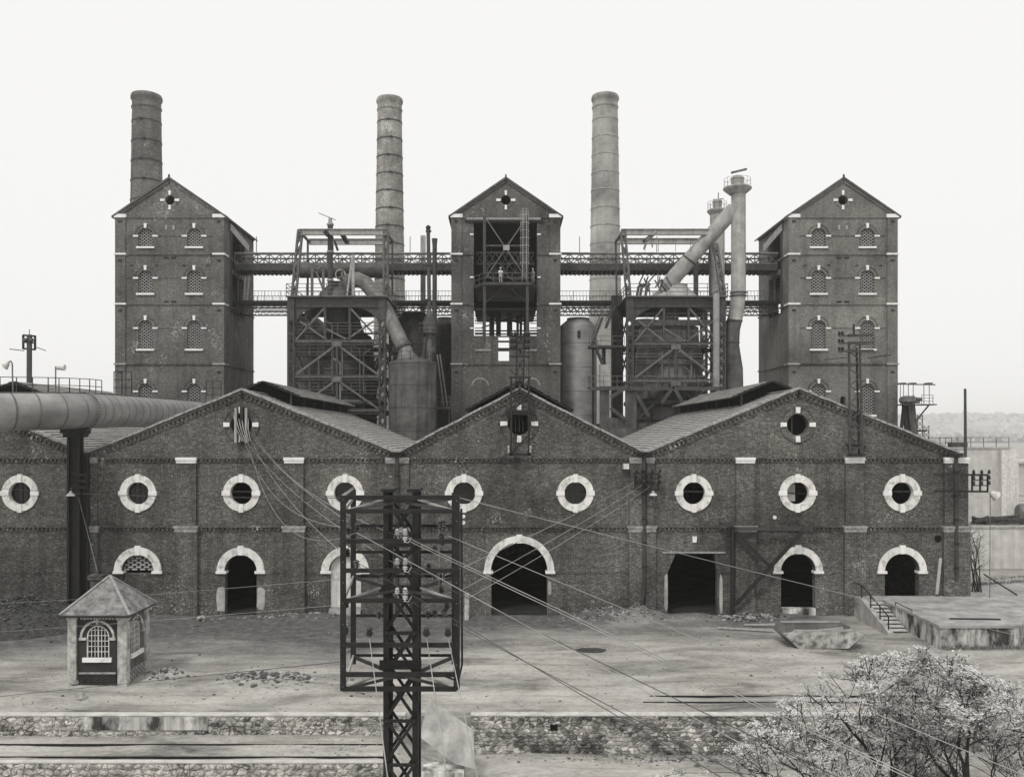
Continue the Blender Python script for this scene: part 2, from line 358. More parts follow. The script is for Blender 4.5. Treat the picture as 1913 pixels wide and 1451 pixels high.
# far wooded hills
def hz(x, y): return 64 * math.exp(-((y-2500)/620)**2) * (.83 + .22*mno.noise((x*.001, y*.0008, 2))) - 2
mb = MB(); hx = [-3640 + 140*i for i in range(53)]; hy = [1200 + 120*i for i in range(18)]
mb.v = [(x, y, hz(x, y)) for y in hy for x in hx]
mb.f = [(j*53+i, j*53+i+1, (j+1)*53+i+1, (j+1)*53+i) for j in range(17) for i in range(52)]
S('hills', mb, 'field', kind='structure', smooth=True)
ICO = [(0,0,1)] + [(.894*math.cos(2*math.pi*k/5), .894*math.sin(2*math.pi*k/5), .447) for k in range(5)] + [(.894*math.cos(2*math.pi*(k+.5)/5), .894*math.sin(2*math.pi*(k+.5)/5), -.447) for k in range(5)] + [(0,0,-1)]
ICF = [(0,1+k,1+(k+1)%5) for k in range(5)] + [(1+k,6+k,1+(k+1)%5) for k in range(5)] + [(6+k,6+(k+1)%5,1+(k+1)%5) for k in range(5)] + [(11,6+(k+1)%5,6+k) for k in range(5)]
def subd(vs_, fs_):
    vs_ = [Vector(v) for v in vs_]; c = {}; out = []
    def mid(a, b):
        k = (min(a,b), max(a,b))
        if k not in c: c[k] = len(vs_); vs_.append(((vs_[a]+vs_[b])/2).normalized())
        return c[k]
    for a, b, d in fs_:
        x, y, z = mid(a,b), mid(b,d), mid(d,a); out += [(a,x,z),(x,b,y),(z,y,d),(x,y,z)]
    return vs_, out
IC2 = subd(ICO, ICF)
def blob(mb, c, rx, ry, rz, jit, lvl=0, seed=0):
    vs_, fs_ = (ICO, ICF) if lvl == 0 else IC2
    mb.add([(c[0]+rx*v[0]*(1+jit*mno.noise((v[0]*2+seed, v[1]*2, v[2]*2+seed*.7))), c[1]+ry*v[1]*(1+jit*mno.noise((v[0]*2, v[1]*2+seed, v[2]*2))), c[2]+rz*v[2]*(1+jit*mno.noise((v[0]*2+9, v[1]*2, v[2]*2+seed)))) for v in vs_], fs_)
mb = MB()
for i in range(3000):
    y = random.uniform(1500, 2560); x = random.uniform(.42, .62) * y if i % 5 else random.uniform(-.7, .7) * y
    s = random.uniform(6, 12) * (1.25 if random.random() < .2 else 1)
    blob(mb, (x, y, hz(x, y) + s*.55), s*1.1, s*1.1, s*random.uniform(.8, 1.2), .7, 1, i)
S('forest', mb, 'forest', 'pale hazy woodland covering the far hills beyond the works', 'woodland', kind='stuff')

# ------------------------------------------------------------------ retaining walls along the yard and the track
def stone_meshes(mat, n=6, lvl=1):
    out = []
    for k in range(n):
        m_ = MB(); blob(m_, (0,0,0), .5, .5, .5, .75, lvl, 20+k*3.3)
        me = m_.mesh('stone'); me.materials.append(M[mat])
        out.append(me)
    return out
STONE = stone_meshes('rubble_pale'); STONED = stone_meshes('rubble'); STONEC = stone_meshes('stone_grey')
wl = S('retaining_wall', MB().box(-34, -4.75, 42.34, 42.75, -1.3, .03), 'rubble_pale', 'low rubble stone wall along the yard edge behind the left track', 'wall')
P('capping', MB().box(-34, -4.75, 42.3, 42.8, .034, .08), 'concrete_pale', wl)
P('render_patch', MB().box(-20.1, -14.2, 42.26, 42.335, -.62, .0), 'concrete_stained', wl)
cnt = 0
for row in range(4):
    x = -25.5 + random.uniform(0, .3)
    while x < -5.0:
        w = random.uniform(.26, .46); z = -.12 - row*.235 + random.uniform(-.04, .04)
        if not (-20.3 < x < -14.1 and row < 3) and random.random() < .93:
            PM('stone', random.choice(STONE if random.random() < .7 else STONED), wl, (x+w/2, 42.33, z), (random.uniform(-.1,.1), random.uniform(-.5,.5), random.uniform(-.12,.12)), (w*.98, .11, random.uniform(.19, .27)))
            cnt += 1
        x += w
wr = S('retaining_wall', MB().box(-1.6, 34, 42.34, 42.8, -2.4, .03), 'rubble', 'tall weathered rubble wall below the yard right of the pylon', 'wall')
P('capping', MB().box(-1.6, 34, 42.31, 42.85, .034, .08), 'concrete_pale', wr)
mb = MB(); mb2 = MB(); k = 0
for row in range(9):
    x = -1.5
    while x < 22:
        w = random.uniform(.16, .38); z = -.1 - row*.2 + random.uniform(-.04, .04); k += 1
        d = mno.noise((x*.35, z*1.2, 4)) + (.35 if row < 3 else -.12)
        if random.random() < .9:
            blob(mb2 if random.random() < .35 + d*.6 else mb, (x+w/2, 42.34, z), w*.6, .045, random.uniform(.1, .15), .8, 0, k)
        x += w
P('rubble_facing', mb, 'rubble', wr, kind='stuff'); P('mossy_rubble_facing', mb2, 'rubble', wr, kind='stuff')
P('drain_hole', MB().box(2.2, 2.55, 42.2, 42.35, -.62, -.36), 'void', wr)
P('lower_ledge', MB().box(-1.5, 17, 42.1, 42.33, -1.9, -1.52), 'rubble', wr)
wf = S('retaining_wall', MB().box(-34, -5.1, 38.72, 39.0, -3.6, -.88), 'rubble_pale', 'foreground rubble wall below the rails at the bottom left corner', 'wall')
P('kerb', MB().box(-34, -5.1, 38.68, 39.02, -.876, -.83), 'concrete_pale', wf)
for row in range(3):
    x = -25
    while x < -5.2:
        w = random.uniform(.26, .5)
        PM('stone', random.choice(STONE), wf, (x+w/2, 38.7, -1.04 - row*.27 + random.uniform(-.04,.04)), (random.uniform(-.1,.1), random.uniform(-.5,.5), 0), (w*.97, .12, random.uniform(.22,.3)))
        x += w
# ------------------------------------------------------------------ rails
def rail(y, x0, x1, z, label, group):
    m_ = MB(); n = 14
    for i in range(n):
        a = x0+(x1-x0)*i/n; b = x0+(x1-x0)*(i+1)/n
        m_.box(a, b, y-.035, y+.035, z, z+.05); 
    m_ = MB().box(x0, x1, y-.03, y+.03, z+.03, z+.065).box(x0, x1, y-.01, y+.01, z-.05, z+.0295)
    return S('rail', m_, 'steel_dark', label, 'rail', group)
rail(40.95, -34, -5.2, -.88, 'worn steel rail nearest the rubble wall on the lower left track', 'rails of the lower left track')
rail(39.35, -34, -5.0, -.88, 'worn steel rail nearest the camera on the lower left track', 'rails of the lower left track')
rail(45.55, 7.5, 24, .0, 'half buried rail in the yard at right, farther of the pair', 'rails half buried in the yard')
rail(44.5, 7.0, 24, .0, 'half buried rail in the yard at right, nearer of the pair', 'rails half buried in the yard')

# ------------------------------------------------------------------ furnace halls: brick gables facing the yard
YF = 66.0
def fx(px): return (px - CX) / 25.0
def fz(py): return EYE - (py - CY) / 25.0
ff = FRONT(YF)
ZC, ZS = fz(857), fz(985)
def keystone(par, cx, cz, ang, r0, r1, w0, w1, mat='stone_white', d=-.16):
    a = R(ang); dx, dz = math.cos(a), math.sin(a)
    q = lambda r, w: (cx + dx*r - dz*w, cz + dz*r + dx*w)
    P('keystone', MB().plate([q(r0,-w0), q(r1,-w1), q(r1,w1), q(r0,w0)], [], d, .1, ff), mat, par)
def round_window(par, px, py, ro, ri, white=True, kind=None):
    cx, cz = fx(px), fz(py)
    w = P('window_surround', MB().ring((cx, cz), ri, ro, -.1 if white else -.04, .42 if white else .4, ff), 'stone_ring' if white else 'brick_hall', par, True)
    if not white: P('outer_arch_course', MB().ring((cx, cz), ro+.003, ro+.1, -.09, .05, ff), 'brick_plinth', w)
    for a in (0, 90, 180, 270): keystone(w, cx, cz, a, ri-.03 if white else ri+.05, ro+.07, .15, .17)
    if kind == 'glazed':
        m_ = MB().ring((cx, cz), ri-.1, ri-.002, .3, .4, ff)
        for k in (-.4, 0, .4): m_.box(cx+k-.02, cx+k+.02, YF+.31, YF+.36, cz-ri*.9, cz+ri*.9)
        m_.box(cx-ri*.95, cx+ri*.95, YF+.30, YF+.365, cz+.1, cz+.16)
        P('sash', m_, 'steel_dark', w)
        P('pane', MB().plate(circ((cx, cz), ri-.09), [], .37, .38, ff), 'glass_dark', w)
    elif kind == 'bar':
        P('sash_bar', MB().bar(V(cx-ri, YF+.3, cz+.12), V(cx+ri, YF+.3, cz+.1), .05, .07), 'steel_mid', w)
    elif kind == 'half':
        P('shutter_board', MB().box(cx-ri*.75, cx-.02, YF+.5, YF+.54, cz-ri*.75, cz+ri*.75), 'steel_light', w)
        P('sash_bar', MB().bar(V(cx-ri, YF+.45, cz), V(cx+ri, YF+.45, cz-.05), .05, .07), 'steel_dark', w)
    elif kind == 'plank':
        P('plank', MB().bar(V(cx-.3, YF+.3, cz-.25), V(cx+.75, YF+.35, cz+.5), .05, .2), 'wood_grey', w)
        P('pane', MB().plate(circ((cx, cz), ri-.01), [], .4, .41, ff), 'glass_dark', w)
    return w
def lattice_mesh(hw, h, pitch=.19, blen=.3, gap=.16, bh=.085, dep=.2, flat=False):
    m_ = MB(); z = .02; row = 0
    while z < h + (0 if flat else hw) - .05:
        lim = hw if z < h else math.sqrt(max(0, hw*hw - (z-h)**2))
        x = -hw - (blen+gap) * (.5 if row % 2 else 0)
        while x < hw:
            a, b = max(x, -lim), min(x+blen, lim)
            if b - a > .04: m_.box(a, b, 0, dep, z, z+bh)
            x += blen + gap
        z += pitch/2; row += 1
    return m_
def arch(par, px, hw, ro, zs, zb, fill=None, name='archway'):
    cx = fx(px)
    w = P('arch_surround', MB().ring((cx, zs), hw+.03, ro, -.12, .5, ff, 0, 180, 28), 'stone_ring', par, True)
    keystone(w, cx, zs, 90, hw+.0, ro+.1, .17, .22)
    for s in (-1, 1):
        a, b = sorted((cx + s*(hw-.12), cx + s*(ro+.06)))
        P('impost', MB().box(a, b, YF-.17, YF+.5, zs-.19, zs-.005), 'stone_white', w)
    if fill == 'lattice':
        me = lattice_mesh(hw, .02, .34, .4, .2, .12, .22).mesh('brick_lattice'); me.materials.append(M['lattice_brick'])
        PM('brick_lattice', me, w, (cx, YF+.25, zs), kind='stuff')
        P('infill_wall', MB().box(cx-hw+.01, cx+hw-.01, YF+.12, YF+.4, zb-.2, zs-.195), 'brick_hall', w)
    if fill == 'door':
        d = P('door', MB().plate(archpoly(cx, .55, zs, hw-.02), [], .28, .36, ff), 'white_paint', w)
        for k in range(5): P('door_board', MB().plate([(cx-hw+.06+k*.46, .6), (cx-hw+.5+k*.46, .6), (cx-hw+.5+k*.46, zs+.05), (cx-hw+.06+k*.46, zs+.05)], [], .24, .275, ff), 'white_paint', d)
        for k in range(4): P('step', MB().box(cx-hw, cx+hw, YF-.1-.25*k, YF+.27-.25*k+.001*k, .42-.14*k-.2, .54-.14*k), 'stone_grey', w)
    return w
def cornice(par, xa, xb, z, name='cornice'):
    m_ = MB().box(xa, xb, YF-.16, YF+.02, z, z+.11).box(xa, xb, YF-.06, YF+.02, z-.3, z-.22)
    n = int((xb-xa)/.32)
    for i in range(n):
        x = xa + (i+.25)*(xb-xa)/n; m_.box(x, x+.16, YF-.12, YF+.02, z-.215, z-.003)
    return P(name, m_, 'brick_plinth', par)
def rake(par, xa, za, xb, zb):
    d = Vector((xb-xa, 0, zb-za)); L = d.length; d /= L; nrm = Vector((-d.z, 0, d.x))
    if nrm.z < 0: nrm = -nrm
    q = lambda s_, t_, y: V(xa, y, za) + d*s_ + nrm*t_
    m_ = MB()
    m_.bar(q(0, -.2, YF-.06), q(L, -.2, YF-.06), .2, .1, nrm); m_.bar(q(0, -.62, YF-.01), q(L, -.62, YF-.01), .1, .08, nrm)
    n = int(L/.34)
    for i in range(n): m_.bar(q((i+.5)*L/n-.09, -.41, YF-.04), q((i+.5)*L/n+.09, -.41, YF-.04), .16, .3, nrm)
    r_ = P('raking_cornice', m_, 'brick_plinth', par)
    n = int(L/.75)
    for i in range(n):
        o_ = random.uniform(-.015, .03)
        P('coping_stone', MB().bar(q(i*L/n+.015, .0+o_, YF+.2), q((i+1)*L/n-.015, .0+o_, YF+.2), .86, .16, nrm), 'coping', r_)
def pilaster(par, pxa, pxb, white=True, lower=True):
    a, b = fx(pxa), fx(pxb)
    p = P('pilaster', MB().box(a, b, YF-.24, YF+.02, ZS-.1, ZC-.33), 'brick_hall', par)
    c = P('cap_stone', MB().box(a-.06, b+.06, YF-.36, YF-.001, ZC-.1, ZC+.12).box(a-.02, b+.02, YF-.3, YF-.001, ZC-.31, ZC-.101), 'stone_white' if white else 'coping', p)
    P('lower_shaft', MB().box(a-.1, b+.1, YF-.36, YF+.02, -.8, ZS-.32), 'brick_hall', p)
    P('lower_cap', MB().box(a-.2, b+.2, YF-.47, YF-.001, ZS-.02, ZS+.14).box(a-.13, b+.13, YF-.41, YF-.001, ZS-.31, ZS-.021), 'coping', p)
def roof_slope(xr, zr, xe, ze, y0, y1, n, th=.085, amp=.03, segs=16, seed=0):
    m_ = MB(); d = Vector((xe-xr, ze-zr)); L = d.length; d /= L; nr = Vector((-d.y, d.x)) if d.x > 0 else Vector((d.y, -d.x))
    for i in range(n):
        s0, s1 = L*i/n, L*(i+1)/n + .03
        rows = []
        for j in range(segs+1):
            y = y0 + (y1-y0)*j/segs
            w_ = amp * mno.noise((s0*.4+seed, y*.35, seed)) + .014*mno.noise((i*3.1, y*1.7, seed))
            p0 = V(xr + d.x*s0 + nr.x*(.0+w_), y, zr + d.y*s0 + nr.y*(.0+w_))
            p1 = V(xr + d.x*s1 + nr.x*(th+w_), y, zr + d.y*s1 + nr.y*(th+w_))
            p2 = V(xr + d.x*s1 + nr.x*(w_-.02), y, zr + d.y*s1 + nr.y*(w_-.02))
            rows += [p0, p1, p2]
        fs = []
        for j in range(segs):
            k = 3*j
            fs += [(k, k+3, k+4, k+1), (k+1, k+4, k+5, k+2)]
        m_.add(rows, fs)
    return m_
YB = 98.6
def hall(name, label, px0, px1, pxp, zv, zp, holes, x1wall=None, x0wall=None):
    x0, x1, xp = fx(px0)+.004, fx(px1)-.004, fx(pxp)
    h = T(name, label, 'factory hall', (xp, YF, 0), 'row of gabled furnace halls')
    xr_ = x1wall if x1wall else x1
    out = [(x0, -1), (xr_, -1)] + ([(xr_, zv-.35)] if x1wall else []) + [(x1, zv), (xp, zp), (x0, zv)]
    P('front_wall', MB().plate(out, holes, 0, .6, ff), 'brick_hall', h)
    P('back_wall', MB().plate([(x0, -1), (x1, -1), (x1, zv-.2), (xp, zp-.2), (x0, zv-.2)], [], 32.2, 32.5, ff), 'brick_hall', h)
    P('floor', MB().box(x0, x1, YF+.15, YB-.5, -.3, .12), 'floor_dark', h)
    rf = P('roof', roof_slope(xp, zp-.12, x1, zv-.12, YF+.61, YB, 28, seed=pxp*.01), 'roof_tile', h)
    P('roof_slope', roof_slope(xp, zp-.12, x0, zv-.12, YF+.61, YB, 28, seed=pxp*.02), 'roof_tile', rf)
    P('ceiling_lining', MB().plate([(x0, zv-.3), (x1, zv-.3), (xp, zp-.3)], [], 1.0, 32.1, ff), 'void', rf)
    P('ridge_cap', MB().bar(V(xp, YF+.62, zp-.07), V(xp, YB, zp-.07), .5, .07), 'coping', rf)
    rake(h, x0, zv, xp, zp); rake(h, xp, zp, x1, zv)
    cornice(h, x0, xr_, ZC); cornice(h, x0, xr_, ZS, 'string_course')
    return h
def monitor(h, xp, zr, hw, ze, y0, y1, side=.55):
    m_ = T
    mo = P('monitor_roof', roof_slope(xp, zr, xp+hw, ze, y0, y1, 7, segs=10, seed=3), 'roof_tile', h)
    P('monitor_slope', roof_slope(xp, zr, xp-hw, ze, y0, y1, 7, segs=10, seed=5), 'roof_tile', mo)
    P('soffit', MB().plate([(xp-hw, ze-.03), (xp, zr-.03), (xp+hw, ze-.03), (xp+hw, ze-.12), (xp, zr-.14), (xp-hw, ze-.12)], [], 0, y1-y0, FRONT(y0-.15)), 'steel_dark', mo)
    wlh = hw * .72
    P('monitor_dark_core', MB().plate([(xp-wlh, ze-1.6), (xp+wlh, ze-1.6), (xp+wlh, ze+.1), (xp, zr-.2), (xp-wlh, ze+.1)], [], .7, y1-y0-.3, FRONT(y0)), 'void', mo)  # solid black core painted as the shade inside the open-sided monitor
    n = 6
    for i in range(n+1):
        y = y0 + .25 + (y1-y0-.6)*i/n
        for s in (-1, 1): P('monitor_post', MB().bar(V(xp+s*(wlh+.1), y, ze-1.7), V(xp+s*(wlh+.1), y, ze+.2), .14), 'steel_mid', mo)
zv = fz(845); zp_ = fz(727)
zg = fz(793); zw = fz(921); zsp = fz(1066)
def C(px, py, r): return circ((fx(px), fz(py)), r)
A = lambda px, hw, zb=-.35: archpoly(fx(px), zb, zsp, hw)
h0 = hall('furnace_hall', 'brick hall at the far left, mostly hidden behind the big pipe and its column', -480, 165, -156, zv, fz(719), [C(38, 921, .88), C(-156, 921, .88)])
round_window(h0, 38, 921, 1.36, .84, True, 'glazed'); round_window(h0, -156, 921, 1.36, .84, True, None)
pilaster(h0, 142, 160, False)
h1 = hall('furnace_hall', 'brick hall left of centre with three round windows and a white arched door', 165, 742, 453.5, zv, zp_,
          [C(258,921,.88), C(451,921,.88), C(645,921,.88), C(451,793,.8), A(258,1.18), A(450,1.18), A(645,1.18)])
round_window(h1, 258, 921, 1.36, .84, True, 'glazed'); round_window(h1, 451, 921, 1.36, .84, True, 'bar'); round_window(h1, 645, 921, 1.36, .84, True, 'plank')
gw1 = round_window(h1, 451, 793, 1.24, .8, False)
arch(h1, 258, 1.18, 1.78, zsp, 0, 'lattice'); arch(h1, 450, 1.18, 1.78, zsp, 0); arch(h1, 645, 1.18, 1.78, zsp, 0, 'door')
for a, b, w in ((167, 183, False), (332, 368, True), (533, 568, True), (722, 740, False)): pilaster(h1, a, b, w)
h2 = hall('furnace_hall', 'narrower brick hall at the centre with a wide dark archway', 742, 1205, 971, zv, fz(725),
          [C(867,921,.88), C(1075,921,.88), C(970,791,.85), A(970,2.08)])
round_window(h2, 867, 921, 1.36, .84, True, 'glazed'); round_window(h2, 1075, 921, 1.36, .84, True, 'glazed')
gw2 = round_window(h2, 970, 791, 1.34, .84, False)
arch(h2, 970, 2.08, 2.62, zsp, 0)
for a, b, w in ((745, 764, False), (1176, 1200, False)): pilaster(h2, a, b, w)
portal = [(fx(1248), -.35), (fx(1340), -.35), (fx(1340), fz(1068)), (fx(1335), fz(1034)), (fx(1262), fz(1034)), (fx(1248), fz(1068))]
h3 = hall('furnace_hall', 'brick hall at the right with a square portal and two arched doorways', 1205, 1790, 1491, zv, fz(725),
          [C(1296,921,.88), C(1490,921,.88), C(1685,921,.88), C(1490,793,.8), portal, archpoly(fx(1491), .45, zsp, 1.28), archpoly(fx(1685), 1.3, zsp, 1.28)], x1wall=fx(1806))
round_window(h3, 1296, 921, 1.36, .84, True, 'bar'); round_window(h3, 1490, 921, 1.36, .84, True, 'half'); round_window(h3, 1685, 921, 1.36, .84, True, 'bar')
gw3 = round_window(h3, 1490, 793, 1.24, .8, False)
P('sash_bar', MB().bar(V(fx(1482), YF+.35, fz(812)), V(fx(1482), YF+.35, fz(775)), .08), 'steel_mid', gw3)
arch(h3, 1491, 1.28, 1.82, zsp, .5); arch(h3, 1685, 1.28, 1.82, zsp, 1.5)
for a, b, w in ((1207, 1221, False), (1374, 1408, True), (1578, 1612, True), (1762, 1806, True)): pilaster(h3, a, b, w)
P('side_wall', MB().box(fx(1806)-.5, fx(1806)-.003, YF+.61, YB, -1, zv-.4), 'brick_hall', h3)
P('end_wall', MB().box(fx(-480), fx(-480)+.4, YF+.61, YB, -1, zv-.3), 'brick_hall', h0)
P('lintel_beam', MB().box(fx(1238), fx(1355), YF-.08, YF+.1, fz(1033), fz(1030)), 'stone_grey', h3)
P('relieving_arch', MB().ring((fx(1297), fz(1040)), 1.28, 1.42, -.05, .02, ff, 55, 125, 14), 'brick_plinth', h3)
keystone(h3, fx(1297), fz(1040), 90, 1.1, 1.55, .14, .17)
P('doorway_rubble_sill', MB().box(fx(1459), fx(1523), YF-.12, YF+.5, -.4, .55), 'concrete_stained', h3)
for h_, bands in ((h0, ((-480, 165),)), (h1, ((165, 213), (304, 405), (496, 600), (690, 742))), (h2, ((742, 905), (1035, 1205))), (h3, ((1205, 1246), (1342, 1444), (1538, 1638), (1732, 1790)))):
    for a, b in bands: P('impost_course', MB().box(fx(a)+.02, fx(b)-.02, YF-.035, YF+.02, fz(1070.5), fz(1068)), 'brick_plinth', h_)
monitor(h0, fx(-156), 18.3, 3.0, 17.1, 79, 98)
monitor(h1, fx(453.5), 17.88, 2.95, 16.66, 71.5, 98)
monitor(h2, fx(971), 17.7, 4.15, 15.4, 68.3, 98)
monitor(h3, fx(1491), 17.95, 3.3, 16.6, 72.3, 98)
for a_, b_, pa_, pb_, h_ in ((405, 421, 1098, 1142, h1), (480, 495, 1096, 1138, h1), (1344, 1350, 1075, 1148, h3), (1241, 1247.5, 1072, 1140, h3), (1023, 1030, 1085, 1110, h2)):
    x0_, x1_ = fx(a_), fx(b_); n_ = 14; pl = []
    for i in range(n_):
        an = 2*math.pi*i/n_; rr_ = 1+.25*mno.noise((i*.8, a_*.1, 0)); pl.append(((x0_+x1_)/2+math.copysign(abs(math.cos(an))**.5, math.cos(an))*(x1_-x0_)/2*rr_, (fz(pa_)+fz(pb_))/2+math.copysign(abs(math.sin(an))**.5, math.sin(an))*(fz(pa_)-fz(pb_))/2*rr_))
    P('render_patch', MB().plate(pl, [], -.03, .01, ff), 'concrete', h_)
# pale flaked-brick scars and small fittings are left to the material; iron tie plates here
for px, py, h_ in ((866, 964, h2), (866, 976, h2), (1447, 966, h3), (748, 897, h1)):
    P('tie_plate', MB().lathe([(.14, -.03), (.14, .03)], (0,0), 10), 'stone_white', h_) if False else P('tie_plate', MB().ring((fx(px), fz(py)), .02, .14, -.06, .01, ff, n=12), 'stone_white', h_)

# ------------------------------------------------------------------ brick towers
YT, YTB = 107.0, 119.8
def tz(py): return EYE - (py - CY) * YT / FPX
def tx(px): return (px - CX) * YT / FPX
KT = FPX / YT
LATT = {}
def tower(px, label, mat, rows, side=0, kind='plain', zbase=0):
    cx = tx(px); hw = 6.5; zE, zA = tz(404), tz(336)
    t = T('brick_tower', label, 'tower', (cx, YT, 0), 'brick hoist towers behind the halls')
    f = FRONT(YT); holes = [circ((cx, tz(374)), .58, 20)]; wins = []
    for (pt, pb) in rows:
        for s in (-1, 1):
            wx = cx + s * 2.95; hwid = .87; zt, zb = tz(pt), tz(pb)
            holes.append(archpoly(wx, zb, zt-hwid, hwid, 14)); wins.append((wx, zb, zt-hwid, hwid))
    if kind == 'open':
        holes += [[(tx(885), tz(627)), (tx(1003), tz(627)), (tx(1003), tz(415)), (tx(885), tz(415))], [(tx(931), tz(674)), (tx(951), tz(674)), (tx(951), tz(629)), (tx(931), tz(629))]]
    if kind == 'pale': holes.append(archpoly(cx-.0-2.6*0, tz(760), tz(745), .3, 8))
    P('front_wall', MB().plate([(cx-hw, -1), (cx+hw, -1), (cx+hw, zE), (cx, zA), (cx-hw, zE)], holes, 0, .6, f), mat, t)
    bh = []
    if kind == 'open': bh = [[(cx-4.3, 26.2), (cx+4.3, 26.2), (cx+4.3, 30.3), (cx-4.3, 30.3)], [(cx-1.6, 22.8), (cx+1.2, 22.8), (cx+1.2, 26.0), (cx-1.6, 26.0)]]
    if kind == 'pale': bh = [[(cx+2.2, 30.2), (cx+5, 30.2), (cx+5, 33.5), (cx+2.2, 33.5)], [(cx-4, 29.9), (cx-2.2, 29.9), (cx-2.2, 31.2), (cx-4, 31.2)]]
    P('back_wall', MB().plate([(cx-hw, -1), (cx+hw, -1), (cx+hw, zE), (cx, zA), (cx-hw, zE)], bh, 0, .6, FRONT(YTB-.6)), mat, t)
    for s in (-1, 1):
        sh = []
        if s == side or kind == 'open':
            sh = [[(109.8, 34.2), (115.6, 34.2), (115.6, 39.0), (109.8, 39.0)], [(109.8, 28.6), (115.2, 28.6), (115.2, 33.6), (109.8, 33.6)]]
        xo = cx + s*hw
        P('side_wall', MB().plate([(YT+.605, -1), (YTB-.605, -1), (YTB-.605, zE), (YT+.605, zE)], sh, 0, .6, (lambda u, v, d, xo=xo, s=s: (xo - s*d, u, v))), mat, t)
        if sh and kind != 'open':
            P('sliding_shutter', MB().bar(V(xo+s*.15, 109.2, 39.2), V(xo+s*.5, 115.8, 37.9), .08, .9), 'steel_light', t)
            P('opening_frame', MB().bar(V(xo+s*.05, 109.7, 28.6), V(xo+s*.05, 109.7, 39), .25).bar(V(xo+s*.05, 112.5, 28.6), V(xo+s*.05, 112.5, 33.6), .2), 'steel_mid', t)
    for k, z in enumerate((8, 21.5, 28.2, 33.9)):
        if kind != 'open': P('floor_slab', MB().box(cx-5.85, cx+5.85, YT+.65, YTB-.65, z, z+.3), 'floor_dark', t)
    if kind == 'open':
        for z in (8, 22.2): P('floor_slab', MB().box(cx-5.85, cx+5.85, YT+.65, YTB-.65, z, z+.3), 'floor_dark', t)
    # roof
    rf = P('roof', MB().plate([(cx-hw-.45, zE-.25), (cx-hw-.45, zE-.02), (cx, zA+.32), (cx+hw+.45, zE-.02), (cx+hw+.45, zE-.25), (cx, zA+.06)], [], -.35, YTB-YT+.35, f), 'roof_slate', t)
    P('finial', MB().bar(V(cx, YT-.3, zA+.2), V(cx, YT-.3, zA+.55), .18), 'steel_dark', rf)
    rk = MB()
    for s in (-1, 1): rk.bar(V(cx+s*(hw-.2), YT-.06, zE+.1), V(cx, YT-.06, zA-.12), .2, .32)
    P('raking_cornice', rk, mat, t)
    # corner pilasters, strings, caps
    for s in (-1, 1):
        a, b = sorted((cx+s*(hw-1.15), cx+s*(hw+.1)))
        p = P('pilaster', MB().box(a, b, YT-.14, YT+1.2, -1, zE-.02), mat, t)
        for i, py in enumerate((404, 475, 568, 680)):
            z = tz(py); th = .42 if i == 0 else .2
            P('cap_stone', MB().box(a-.12, b+.12, YT-.3, YT+1.35, z-th/2, z+th/2), 'stone_white' if i < 3 else 'stone_grey', p)
        for py in (414, 487, 580, 695): P('vent_block', MB().box((a+b)/2-.22, (a+b)/2+.22, YT-.22, YT-.142, tz(py)-.1, tz(py)+.1), 'steel_dark', p)
    for i, py in enumerate((406, 475, 568, 680)):
        z = tz(py)
        segs = [(cx-hw+1.28, cx+hw-1.28)]
        if kind == 'open' and i in (1, 2): segs = [(cx-hw+1.28, tx(884)), (tx(1004), cx+hw-1.28)]
        for a, b in segs:
            P('string_course', MB().box(a, b, YT-.13, YT-.001, z-.08, z+.1).box(a, b, YT-.06, YT-.001, z-.2, z-.081), 'brick_plinth' if i == 3 else mat, t)
        if side: P('side_string', MB().box(*sorted((cx+side*(hw+.001), cx+side*(hw+.14))), YT+1.36, YTB, z-.08, z+.1), mat, t)
        if side: P('side_string', MB().box(*sorted((cx-side*(hw+.001), cx-side*(hw+.14))), YT+1.36, YTB, z-.08, z+.1), mat, t)
    # gable oculus
    oc = P('oculus_ring', MB().ring((cx, tz(374)), .58, .95, -.06, .3, f, n=28), mat, t, True)
    for a in (0, 90, 180, 270):
        ar = R(a); dx, dz = math.cos(ar), math.sin(ar); q = lambda r, w: (cx+dx*r-dz*w, tz(374)+dz*r+dx*w)
        P('keystone', MB().plate([q(.6,-.12), q(1.15,-.16), q(1.15,.16), q(.6,.12)], [], -.14, .1, f), 'stone_white', oc)
    # lattice windows
    for i, (wx, zb, zs, hwid) in enumerate(wins):
        key = round(zs-zb, 2)
        if key not in LATT:
            me = lattice_mesh(hwid, zs-zb, .36, .3, .2, .1, .22).mesh('brick_lattice'); me.materials.append(M['lattice_brick']); LATT[key] = me
        w = P('window_arch', MB().ring((wx, zs), hwid+.003, hwid+.3, -.07, .1, f, 0, 180, 18), mat, t, True)
        P('hood_mould', MB().ring((wx, zs), hwid+.305, hwid+.42, -.11, .05, f, 0, 180, 18), 'brick_plinth', w)
        P('keystone', MB().plate([(wx-.13, zs+hwid-.02), (wx+.13, zs+hwid-.02), (wx+.18, zs+hwid+.55), (wx-.18, zs+hwid+.55)], [], -.17, .1, f), 'stone_white', w)
        for s in (-1, 1): P('impost', MB().box(*sorted((wx+s*(hwid+.0), wx+s*(hwid+.62))), YT-.13, YT+.15, zs-.2, zs-.005), 'stone_white', w)
        P('sill', MB().box(wx-hwid-.22, wx+hwid+.22, YT-.2, YT+.2, zb-.2, zb+.02), 'stone_white', w)
        PM('brick_lattice', LATT[key], w, (wx, YT+.2, zb), kind='stuff')
        if i % 2 == 0 or True:
            pass
    for (pt, pb) in rows[:3]:
        z = tz(pt) - .87 - .1
        for a, b in ((cx-hw+1.3, cx-2.95-1.5), (cx-2.95+1.5, cx+2.95-1.5), (cx+2.95+1.5, cx+hw-1.3)):
            P('impost_course', MB().box(a, b, YT-.04, YT-.001, z-.06, z+.06), 'brick_plinth', t)
